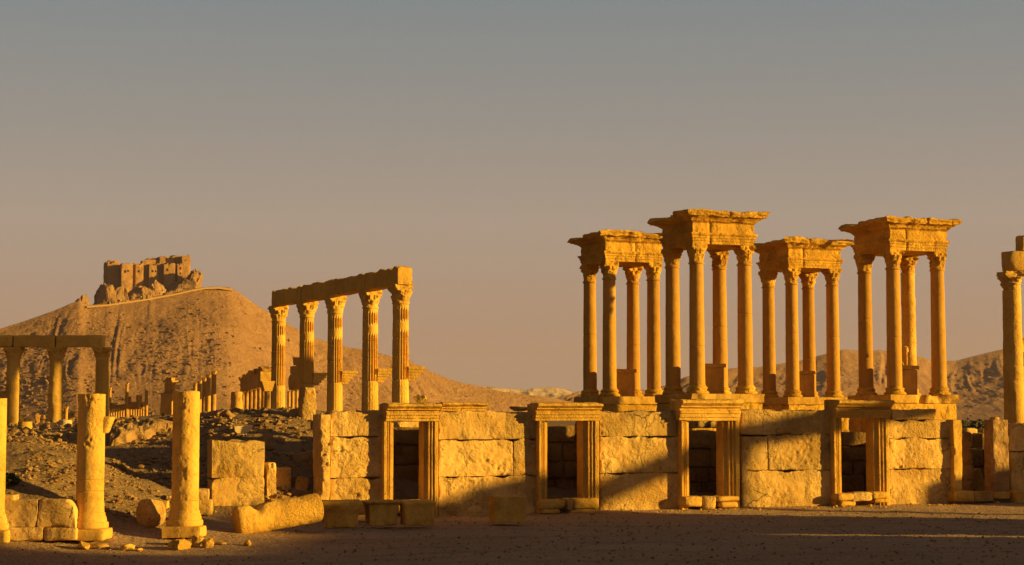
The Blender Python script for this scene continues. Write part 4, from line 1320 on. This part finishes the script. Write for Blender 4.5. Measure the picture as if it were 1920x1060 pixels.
# stones on the mound crest
def crest(label, a, b, yt, yb, d, sd, mat=RUBBLE, sub=4, name='rock', amp=.25, dp=None):
    p0, p1 = at(a, yb, d), at(b, yt, d)
    bb = boulder((p1[0] - p0[0], dp or (p1[0] - p0[0]) * .9, p1[2] - p0[2]), sd, sub, amp, 1.3, .5, .08)
    o = obj(name, mesh(name, bb[0], bb[1], bb[2], 30), mat, None, ((p0[0] + p1[0]) / 2, d, p0[2] - .06), 0)
    return tag(o, label, 'rock', 'rocks on the mound')
p0, p1 = at(563, 812, 65.5), at(595, 727, 65.5)
bl = block((p1[0] - p0[0], .55, p1[2] - p0[2]), .06, .08, .04, 2.0, 591, 1.8, .08)
v = bl[0]; hh = p1[2] - p0[2]
v[:, 0] = v[:, 0] * (1 - .45 * np.clip(v[:, 2] / hh - .45, 0, 1)) + .08 * np.clip(v[:, 2] / hh - .4, 0, 1)
o = obj('standing_stone', mesh('standing_stone', v, bl[1]), WALL, None, ((p0[0] + p1[0]) / 2, 65.5, p0[2]), .45)
tag(o, 'tall pointed stone standing on the mound before the second fluted column', 'standing stone')
crest('hunched boulder left of the tall pointed stone on the mound', 532, 568, 757, 806, 65.8, 592, RUBBLE, 5)
crest('rough stone on the wall end right of the tall pointed stone', 588, 612, 769, 791, 62.5, 593, WALL)
cube_block('squared stone under the rough one right of the tall pointed stone', 587, 606, 790, 808, 62.6, 594, .3, RUBBLE, .6)
crest('small stones bump on the left wall panel corner', 606, 632, 770, 785, 61.3, 595, WALL)
crest('reddish rock on the mound slope above the square stump', 488, 515, 803, 829, 60.3, 596, RUBBLE)
crest('round boulder left of the white fragment above the square stump', 390, 424, 806, 832, 59.8, 597, RUBBLE, 5)
p0 = at(457, 822, 62.8)
pr = [(-.34, .30), (.34, .34), (.20, .12), (0.02, 0), (-.20, .02), (-.30, .12)]
V, F, G = sweep(pr, .22, .1, .1, .006, 3, 598, 'z')
V = np.stack([V[:, 0], V[:, 2], V[:, 1]], 1)
o = obj('white_fragment', mesh('white_fragment', V, F[:, ::-1], [gq[::-1] for gq in G]), PALE, None, (p0[0], 62.8, p0[2] + .12), .3)
tag(o, 'pale half-round carved fragment lying on the mound', 'fragment')
# crusty ledge of conglomerate along the crest
def ledge(label, pts, d0, d1, thick, sd, dep=1.6):
    pts = np.array(pts, float)
    n = 60
    t = np.linspace(0, 1, n)
    px = np.interp(t, np.linspace(0, 1, len(pts)), pts[:, 0])
    py = np.interp(t, np.linspace(0, 1, len(pts)), pts[:, 1])
    dd = d0 + (d1 - d0) * t
    C = np.array([at(a, b, c) for a, b, c in zip(px, py, dd)])
    k = 26
    th = np.linspace(0, 2 * math.pi, k, endpoint=False)
    env = np.sin(np.clip(t, .02, .98) * math.pi) ** .35
    V = []
    for i in range(n):
        V.append(np.stack([C[i, 0] + 0 * th, C[i, 1] + dep / 2 + np.cos(th) * dep / 2 * env[i], C[i, 2] - thick / 2 + np.sin(th) * thick / 2 * env[i]], 1))
    V = np.concatenate(V)
    V = V + vdisp(V, .26, 1.3, sd, 4) + vdisp(V, .10, 4.5, sd + 5, 3)
    i, j = np.meshgrid(np.arange(n - 1), np.arange(k), indexing='ij')
    i, j = i.ravel(), j.ravel()
    j2 = (j + 1) % k
    F = np.stack([i * k + j, i * k + j2, (i + 1) * k + j2, (i + 1) * k + j], 1)
    o = obj('rock_ledge', mesh('rock_ledge', V, F[:, ::-1], [list(range(k)), [(n - 1) * k + q for q in range(k)][::-1]], 30), RUBBLE)
    return tag(o, label, 'rock ledge')
ledge('overhanging crusty rock ledge between the two headless columns', [(196, 800), (225, 797), (260, 790), (300, 783), (345, 775)], 61.2, 63.6, 1.05, 601, 2.0)
ledge('crusty rock ledge on the mound crest right of the gouged column', [(345, 774), (380, 768), (410, 770), (440, 775), (462, 786)], 65.0, 65.2, .36, 602, 1.3)
rest('dark_stone', 'small round black stone on the crest between the headless columns', 306, 781, 65.2, (.13, .13, .16), 603, DARK)  # unidentified dark spot, built as a small near-black lump

# stubs near the plain colonnade
def stub(label, a, b, yt, yb, d, sd, mat, tp=.9):
    p0, p1 = at(a, yb, d), at(b, yt, d)
    r = (p1[0] - p0[0]) / 2
    V, F, G = lathe([(r, -.15)] + [(r * (1 - (1 - tp) * z), z * (p1[2] - p0[2])) for z in np.linspace(0, .95, 14)] + [(r * tp * .92, (p1[2] - p0[2]))], 32, True, .05, 2.5, sd)
    o = obj('column_stub', mesh('column_stub', V, F, G), mat, None, ((p0[0] + p1[0]) / 2, d, p0[2]), 0)
    return tag(o, label, 'column stub')
stub('golden column stub near the leftmost plain column', 33, 60, 791, 814, 90, 611, SHAFT, .97)
stub('pale rough column stub beside the middle plain column', 108, 135, 788, 813, 92, 612, PALE, .84)
# distant small ruins at left
def small_column(label, px, yt, yb, wpx, d, sd, capital=True, group=None):
    p0, p1 = at(px, yb, d), at(px, yt, d)
    h, r = p1[2] - p0[2], wpx * d / FPX / 2
    t = thing('column', label, 'column', p0, 0, group)
    ch = r * 2.2 if capital else 0
    p = drum_profile(r, r * .88, h - ch, 14, (), .02, .03)
    p[0, 1] -= .3
    obj('shaft', mesh('far_shaft', *lathe(p, 16, True, .03, 1.0, sd)), FAR, t)
    if capital:
        obj('capital', mesh('far_capital', *bell_capital(r * .9, ch, sd, .4, 1.5, 24, 14)), FAR, t, (0, 0, h - ch))
    return t
small_column('tiny distant column with capital right of the middle plain column', 123, 763, 812, 7, 200, 621)
small_column('tiny distant column against ruins, left of the left headless column', 137, 772, 808, 5, 220, 622, False)
def far_wall(label, rects, d, sd, mat=FAR, rz=.3, name='distant_ruin'):
    """rects in photo pixels; each a block of the ruin"""
    mid = sum(r_[0] + r_[1] for r_ in rects) / len(rects) / 2
    t = thing(name, label, 'ruin', (gx(mid, d), d, 0), 0)
    for k, (a, b, yt, yb) in enumerate(rects):
        p0, p1 = at(a, yb, d), at(b, yt, d)
        bl = block((p1[0] - p0[0], max(.8, (p1[0] - p0[0]) * .6), p1[2] - p0[2]), .35, .12, .12, 1.0, sd + k, 1.5)
        obj('block', mesh('ruin_block', bl[0], bl[1]), mat, t, ((p0[0] + p1[0]) / 2 - gx(mid, d), 0, p0[2]), rz)
    return t
far_wall('broken-topped distant ruin between the first two plain columns', [(66, 76, 779, 801), (75, 86, 786, 801), (68, 74, 774, 780), (80, 87, 777, 787)], 200, 631)
far_wall('distant ruin with a rounded top left of the left headless column', [(126, 140, 776, 792), (131, 141, 771, 777)], 215, 641)
far_wall('small dark ruin top behind the golden column stub', [(38, 50, 785, 796), (48, 55, 784, 793), (41, 44, 779, 786)], 190, 651)

# distant colonnade group a
def far_colonnade(label, cols, yt0, yt1, yb, ent, d0, d1, sd, wpx=5, cw=True):
    """columns at photo x cols (far to near), an entablature of height ent px on top"""
    d_ = np.linspace(d0, d1, len(cols))
    t = thing('distant_colonnade', label, 'colonnade', (gx(cols[0], d0), d0, 0), 0)
    bx = np.array([gx(cols[0], d0), d0, 0])
    tops = np.linspace(yt0, yt1, len(cols))
    sh = None
    for k, (px, d, yt) in enumerate(zip(cols, d_, tops)):
        p0, p1 = at(px, yb, d), at(px, yt, d)
        r = wpx * d / FPX / 2
        h = p1[2] - p0[2]
        ce = bpy.data.objects.new('column', None)
        COL.objects.link(ce); ce.parent = t
        ce.location = [float(v) for v in (p0 - bx)]
        if sh is None:
            p = drum_profile(r, r * .9, h - r * 2, 10, (), .02, .03)
            p[0, 1] -= .5
            sh = (mesh('far_shaft', *lathe(p, 14, True, .03, 1, sd)), mesh('far_capital', *bell_capital(r * .82, r * 1.8, sd, .4, 1.15, 24, 12)), h - r * 2)
        obj('shaft', sh[0], FAR, ce)
        obj('capital', sh[1], FAR, ce, (0, 0, sh[2]))
    if ent:
        pa, pb = at(cols[0], yt0, d0), at(cols[-1], yt1, d1)
        L = math.hypot(pb[0] - pa[0], pb[1] - pa[1])
        a_ = math.atan2(pb[1] - pa[1], pb[0] - pa[0])
        r = wpx * d0 / FPX / 2
        hh = ent * d1 / FPX
        pr = [(r, 0), (-r, 0), (-r, .4 * hh), (-r * 1.2, .45 * hh), (-r * 1.1, .7 * hh), (-r * 1.9, .9 * hh), (-r * 1.9, hh), (r, hh)]
        V, F, G = sweep(pr, L + 2 * r, .5, .3, .10, .8, sd + 3, 'x', .12)
        V[:, 2] += (V[:, 2] > .8 * hh) * .5 * np.clip(fbm(V * .5, 2, sd), -1, .2)
        obj('entablature', mesh('far_entablature', rotz(V + np.array([-r, 0, sh[2] + r * 2 + .01]), a_), F, G, 35), FAR, t, at(cols[0], yb, d0) - bx)
    return t
far_colonnade('long distant row of short columns under a beam, right of the left headless column', list(np.linspace(203, 268, 15)), 768, 765, 800, 12, 240, 225, 661, 4)
far_wall('weathered carved blocks on the distant long colonnade', [(236, 246, 745, 756), (240, 250, 755, 766), (256, 267, 741, 752), (258, 266, 751, 766)], 224, 671)
small_column('slim distant column with capital standing over the long distant row, leftmost', 206, 726, 756, 5.5, 238, 681)
small_column('slim distant column with capital in the middle of the long distant row', 237, 718, 790, 6.5, 222, 682)
small_column('bare distant column with a bracket at the right end of the long distant row', 274, 732, 790, 6.5, 215, 683, False)
# pier with statue base
t = far_wall('distant square pier with a corbel and rounded stone on top', [(296, 325, 736, 800), (304, 324, 716, 731), (306, 322, 728, 737), (302, 327, 715, 718.5), (309, 324, 707, 716)], 215, 691, FAR, -.5, 'distant_pier')
# five columns in depth
far_colonnade('five distant columns in a receding row beside the gouged column', [365, 373.5, 382, 390, 400], 717, 712, 790, 0, 270, 205, 701, 7.5)
far_colonnade('distant columns under a tall carved entablature left of the fluted columns', [455, 462, 470, 478, 486, 494, 501], 735, 733, 790, 34, 255, 200, 711, 9)
far_wall('loose cornice blocks on the entablature over the distant columns left of the fluted columns', [(462, 478, 694, 702), (474, 492, 692, 700), (488, 506, 688, 714)], 205, 721, FAR, -.5)
stub('broad distant column stub with a broken capital top, left of the entablature', 432, 455, 735, 775, 160, 722, FAR, .95)
cc = small_column('short column carrying a stepped corbel before the first fluted column', 500, 734, 785, 11.5, 84.5, 731, False)
b = bracket(1.0, 732)
br = obj('corbel', mesh('corbel', rotz(np.concatenate([b[0]]) * np.array([1.0, 1.25, .86]) + np.array([0, -.36, 0]), R(20)), b[1]), SHAFT, cc, (0, 0, at(500, 734, 84.5)[2] - at(500, 785, 84.5)[2]))
b = block((.52, .52, .45), .08, .03, .03, 2.5, 733, 1.4)
obj('broken_block', mesh('corbel_block', b[0] + np.array([-.1, -.26, 0]), b[1]), SHAFT, cc, (0, 0, at(500, 713, 84.5)[2] - at(500, 785, 84.5)[2] - .04), R(20))
far_colonnade('distant columns seen between the first and second fluted columns', [541, 548, 556], 733, 730, 790, 0, 190, 180, 741, 6)
far_wall('distant entablature seen between the first and second fluted columns', [(537, 568, 700, 733), (539, 570, 686, 701), (545, 570, 670, 687)], 186, 751, FAR, -.6)

# ------------------------------------------------------------------ shrubs
def shrub(label, px, py, d, wd, ht, sd, mat=LEAF, n=900):
    rg = np.random.RandomState(sd)
    q = at(px, py, d)
    V, F = [], []
    for k in range(n):
        a = rg.rand() * 6.28
        rr = wd / 2 * math.sqrt(rg.rand())
        base = np.array([rr * .5 * math.cos(a), rr * .5 * math.sin(a), 0])
        tip = np.array([rr * math.cos(a), rr * math.sin(a), ht * rg.uniform(.4, 1) * (1 - .5 * (2 * rr / wd) ** 2)])
        c = base + (tip - base) * rg.uniform(.5, 1)
        s = rg.uniform(.02, .05)
        u, v2 = rg.normal(size=3), rg.normal(size=3)
        u /= np.linalg.norm(u); v2 -= u * (u @ v2); v2 /= np.linalg.norm(v2)
        i = len(V)
        V += [c - u * s * 2, c + v2 * s * .6, c + u * s * 2, c - v2 * s * .6]
        F.append([i, i + 1, i + 2, i + 3])
    zgr = h1(q[0], d)
    o = obj('desert_shrub', mesh('desert_shrub', np.array(V), F, sharp=0), mat, None, (q[0], d, zgr - .03), 0)
    return tag(o, label, 'shrub')
shrub('low green shrub on the mound at the left edge', 14, 925, 50.4, .75, .42, 1)
shrub('low green shrub behind the low wall beside the left column', 130, 935, 50.0, .75, .45, 2)
shrub('small tuft of green near the leftmost plain column', 14, 812, 90, 1.2, .35, 3)
# scrub on the far plain
rg = np.random.RandomState(4)
V, F = [], []
for k in range(420):
    px, d = rg.uniform(1540, 1960), rg.uniform(260, 700)
    x = gx(px, d)
    for _ in range(26):
        s = rg.uniform(.15, .4)
        c = np.array([x + rg.normal() * 1.1, d + rg.normal() * 1.1, 1.4 + abs(rg.normal()) * .5])
        u, v2 = rg.normal(size=3), rg.normal(size=3)
        u /= np.linalg.norm(u); v2 -= u * (u @ v2); v2 /= np.linalg.norm(v2)
        i = len(V)
        V += [c - u * s, c - v2 * s, c + u * s, c + v2 * s]
        F.append([i, i + 1, i + 2, i + 3])
o = obj('scrub', mesh('scrub', np.array(V), F, sharp=0), SCRUB)
tag(o, 'dark scrub spread over the far plain at the right', 'scrub', kind='stuff')

# ------------------------------------------------------------------ loose rubble on the mound, pebbles on the gravel
def scatter(name, label, n, sampler, smin, smax, mat, sd, shape=2.2):
    rg = np.random.RandomState(sd)
    vs = [boulder((1, .8, .6), 900 + s, 1, .35, 1.3, .5, .1) for s in range(8)]
    X, Y, Sz = sampler(rg, n)
    Zs = H(X, Y)
    base = [np.array(v[0]) for v in vs]
    tris = [np.array(v[2]) for v in vs]
    Vs, Gs, c = [], [], 0
    for k in range(len(X)):
        s = smin + (smax - smin) * rg.rand() ** shape
        s *= Sz[k]
        p = rotz(base[k % 8] * s * np.array([1, 1, rg.uniform(.7, 1.3)]), rg.rand() * 6.3)
        Vs.append(p + np.array([X[k], Y[k], Zs[k] - .1 * s]))
        Gs.append(tris[k % 8] + c)
        c += len(p)
    V = np.concatenate(Vs)
    o = obj(name, mesh(name, V, [], list(np.concatenate(Gs)), 30), mat)
    return tag(o, label, name.replace('_', ' '), kind='stuff')
def mound_s(rg, n):
    px = rg.uniform(-40, 640, n * 3)
    d = 48.5 + 20 * rg.rand(n * 3) ** .9
    x = (px - 960) / FPX * d
    z = H(x, d)
    cl = vnoise(np.stack([x * .8, d * .8, 0 * x], 1), 6)
    ok = (z > .3) & (cl > -.35)
    ok &= ~((np.abs(x - at(400, 900, 57)[0]) < 2.2) & (d < 57.8) & (d > 56))
    x, d, cl = x[ok][:n], d[ok][:n], cl[ok][:n]
    return x, d, .7 + .6 * np.clip(cl, 0, 1)
scatter('rubble', 'loose stones littering the dirt mound behind the columns', 6500, mound_s, .04, .26, RUBBLE, 71, 4.0)
def plain_s(rg, n):
    px = rg.uniform(-40, 260, n)
    d = 62 + 55 * rg.rand(n)
    x = (px - 960) / FPX * d
    return x, d, np.ones(n)
def slope_s(rg, n):
    px = rg.uniform(380, 605, n)
    d = 58.5 + 9 * rg.rand(n)
    x = (px - 960) / FPX * d
    ok = H(x, d) > .5
    return x[ok], d[ok], np.ones(ok.sum())
scatter('rubble', 'broken stones heaped on the mound left of the shop fronts', 260, slope_s, .10, .45, RUBBLE, 76, 3.6)
scatter('rubble', 'stones scattered around the plain colonnade at the left', 900, plain_s, .08, .5, RUBBLE, 72, 3.0)
def gravel_s(rg, n):
    px = rg.uniform(-60, 1980, n)
    d = 38 + 27 * rg.rand(n)
    x = (px - 960) / FPX * d
    lim = 60.2 + .4 * (x + 2.35) - .8
    lim = np.where(x < -6.5, 49, lim)
    ok = d < lim
    return x[ok], d[ok], np.ones(ok.sum())
scatter('pebbles', 'small pebbles and grit strewn on the gravel in front', 7000, gravel_s, .02, .11, RUBBLE, 73, 4.0)
scatter('pebbles', 'dark little stones dotted over the gravel in front', 420, gravel_s, .025, .085, CRAGD, 75, 4.0)
def foot_s(rg, n):
    s = rg.uniform(-9, 26, n)
    of = -np.abs(rg.normal(size=n)) * .35 - .35
    q = W0 + s[:, None] * E1 + of[:, None] * E2
    return q[:, 0], q[:, 1], np.ones(n)
scatter('rubble', 'small stones along the foot of the shop front walls', 420, foot_s, .03, .16, TRIM, 74, 3.0)

# ------------------------------------------------------------------ unseen ruins added right of frame, shaped to shade forecourt and shop fronts
def shade_wall(label, y0, y1, z1, x=45.0, doors=(), sd=0, th=1.0):
    """wall running away from the camera at x, with doorways (ya, yb, ztop)"""
    t = thing('tall_ruined_wall', label, 'wall', (x, y0, 0), math.pi / 2, 'ruins right of the forecourt')
    cuts = [0.0]
    for a, b, zt in doors:
        cuts += [a - y0, b - y0]
    cuts.append(y1 - y0)
    k = 0
    for i in range(len(cuts) - 1):
        a, b = cuts[i], cuts[i + 1]
        door = i % 2 == 1
        z0 = doors[i // 2][2] if door else -.2
        if z1 - z0 < .15:
            continue
        bl = block((b - a, th, z1 - z0), .45, .06, .05, 1.0, sd + k, 1.5)
        v = bl[0] + np.array([(a + b) / 2, 0, z0])
        obj('masonry', mesh('masonry', v, bl[1]), WALL, t)
        k += 1
    return t
shade_wall('tall ruined wall right of the forecourt, nearest', -30, 35.7, 10.2, sd=801)
shade_wall('wall stump filling the breach right of the forecourt', 35.72, 36.28, 8.2, sd=805)
shade_wall("tall ruined wall right of the forecourt with a narrow breach", 36.3, 39.4, 10.0, sd=811)
shade_wall('tall ruined wall right of the forecourt, lower stretch after the breach', 39.4, 45.2, 8.05, sd=819)
shade_wall('tall ruined wall right of the forecourt with a doorway', 45.2, 50.6, 8.9, doors=[(45.6, 46.5, 5.9)], sd=821)
shade_wall('tall ruined wall right of the forecourt, before its stepped end', 50.6, 54.0, 8.05, sd=823)
shade_wall('stepped end of the ruined wall right of the forecourt', 54.0, 55.7, 8.3, sd=825)
shade_wall('low broken end of the ruined wall right of the forecourt', 55.7, 56.5, 6.9, sd=827)
sc_ = thing('colonnade', 'row of columns with a beam right of the forecourt', 'colonnade', (45, 55.6, 0), math.pi / 2, 'ruins right of the forecourt')
for k, yy in enumerate((59.3, 65.7, 70.0)):
    ce = bpy.data.objects.new('column', None); COL.objects.link(ce); ce.parent = sc_; ce.location = (yy - 55.6, .5, 0)
    obj('shaft', mesh('side_shaft', *lathe(drum_profile(.36, .33, 7.2, 20, (2, 4), .02, .03), 24, True, .03, 1.8, 831 + k)), SHAFT, ce, (0, 0, 0))
    obj('capital', mesh('side_capital', *bell_capital(.33, .78, 835 + k, .5)), SHAFT, ce, (0, 0, 7.2))
b = block((12.0, .9, .85), .3, .06, .05, 1.5, 841, 1.5)
obj('architrave', mesh('architrave', b[0] + np.array([9.2, .05, 7.99]), b[1]), SHAFT, sc_)
b = block((3.1, .9, .75), .3, .06, .05, 1.5, 843, 1.5)
obj('tilted_beam', mesh('tilted_beam', roty(b[0] - np.array([0, 0, .37]), R(-21)) + np.array([2.05, .05, 7.75]), b[1]), SHAFT, sc_)  # added beam piece, tilted to slant the shade band on the wall
b = block((2.8, .8, .7), .3, .06, .05, 1.5, 844, 1.5)
obj('frieze_block', mesh('frieze_block', b[0] + np.array([7.6, .1, 8.85]), b[1]), SHAFT, sc_)
b = block((2.8, .8, 5.5), .3, .4, .12, 1.0, 842, 1.5)
obj('low_wall', mesh('low_wall', b[0] + np.array([9.4, 1.3, -.2]), b[1]), WALL, sc_)  # added block, placed for the shade low on the shop front

# ------------------------------------------------------------------ the air
m = bpy.data.materials.new('desert_haze')
m.use_nodes = True
t = m.node_tree
t.nodes.clear()
mo = t.nodes.new('ShaderNodeOutputMaterial')
pv = t.nodes.new('ShaderNodeVolumePrincipled')
pv.inputs['Color'].default_value = (.62, .58, .95, 1)
pv.inputs['Density'].default_value = 0.00004
pv.inputs['Anisotropy'].default_value = 0.0
t.links.new(pv.outputs[0], mo.inputs['Volume'])
P_, F_ = lattice_box(1, 1, 1)
V = (P_ - np.array([.5, 0, 0])) * np.array([9000, 11000, 400]) + np.array([0, -200, -30])
o = obj('haze', mesh('haze', V, F_, sharp=0), m)
tag(o, 'thin warm haze hanging over the plain', 'haze', kind='stuff')
